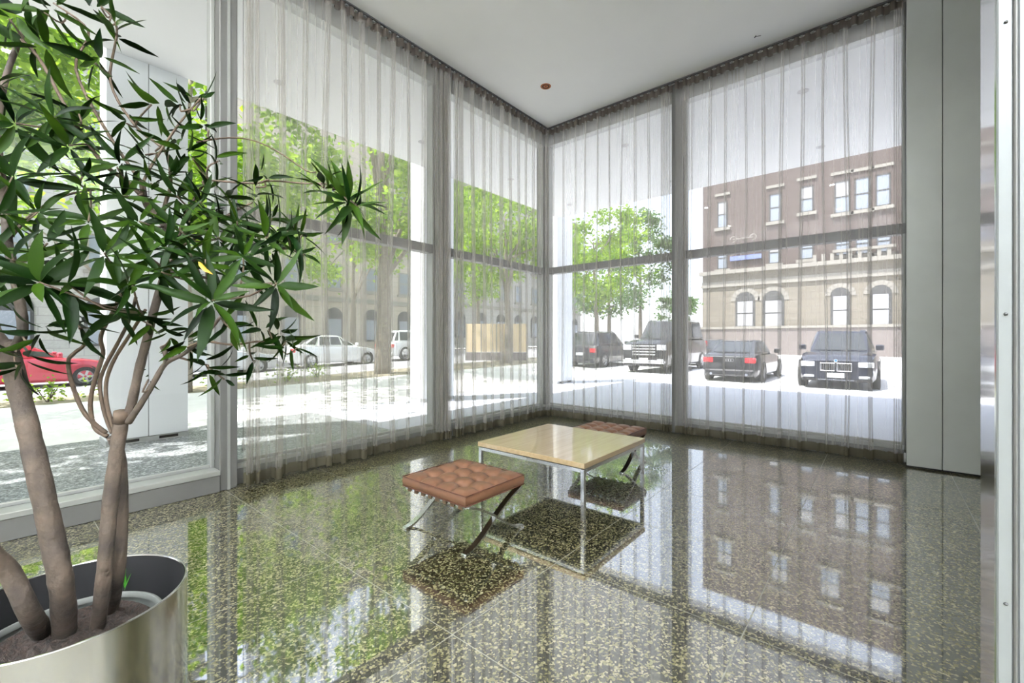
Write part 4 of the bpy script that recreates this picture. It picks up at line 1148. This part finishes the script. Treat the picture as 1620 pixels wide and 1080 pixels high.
tree(4.0, 28.4, 10, 8.8, 4.3, 3.8, 5500, M['tree_leaf'], 'green street tree across the road in front of the grey stone house', G, .24, .32, 5)
tree(16.5, 28.4, 10, 8.5, 4.6, 3.8, 5000, M['tree_leaf'], 'green street tree across the road in front of the buff stone house', G, .24, .32, 6)
tree(29, 28.4, 10, 8.5, 4.6, 3.8, 5000, M['tree_leaf'], 'green street tree across the road where buff and grey houses meet', G, .24, .32, 7)
G = 'trees beyond the parking lot'
tree(30.5, 17.0, 10, 7.6, 4.0, 4.0, 6500, M['tree_leaf'], 'bright green tree between the truck and the street, parking side', G, .22, .3, 8)
tree(58, 25.5, 18, 12.5, 4.6, 7.0, 6000, M['tree_leaf_far'], 'tall dark green tree rising against the sky beyond the parking lot', G, .3, .45, 9, 34)
tree(44, 15.5, 6, 4.2, 1.8, 2.4, 2500, M['tree_leaf_far'], 'small dark green tree beside the corner of the stone building', G, .12, .3, 10)
tree(46, 24, 12, 7.0, 4.5, 4.5, 4500, M['tree_leaf_far'], 'broad dark green tree behind the bright green one, parking side', G, .25, .4, 11)
# low plants in the planting strip
r = random.Random(5)
for k, (x, y) in enumerate(((.9,14.6),(2.1,15.2),(-.6,14.7),(4.6,15.2),(6.3,14.9),(7.6,15.4),(12.2,15.0))):
    e = empty('shrub', (x, y, gz(x, y)-.02)); tag(e, 'small light green shrub by the kerb, ' + ('straight across from the red car', 'behind the white column', 'beside the leaning trunk in the steel planter', 'near the tree behind the column', 'across from the silver car', 'one stride from the thick trunked tree', 'across from the white saloon car')[k], 'shrub', 'shrubs in the planting strip')
    mb = MB(); st_ = MB()
    for q in range(160):
        p = Vector((r.gauss(0,.26), r.gauss(0,.26), abs(r.gauss(.25,.14))))
        d = Vector((r.uniform(-1,1), r.uniform(-1,1), r.uniform(-.3,.8))).normalized(); u = d.orthogonal().normalized(); s = r.uniform(.06,.12)
        mb.add([p, p+d*s*.5+u*s*.3, p+d*s, p+d*s*.5-u*s*.3], [(0,1,2,3)])
    for q in range(5): st_.tube([(0,0,-.03), (r.gauss(0,.15), r.gauss(0,.15), .3)], .01, 5)
    tag(mb.build('foliage', M['tree_leaf'], e), kind='stuff'); tag(st_.build('stems', M['twig'], e), kind='stuff')
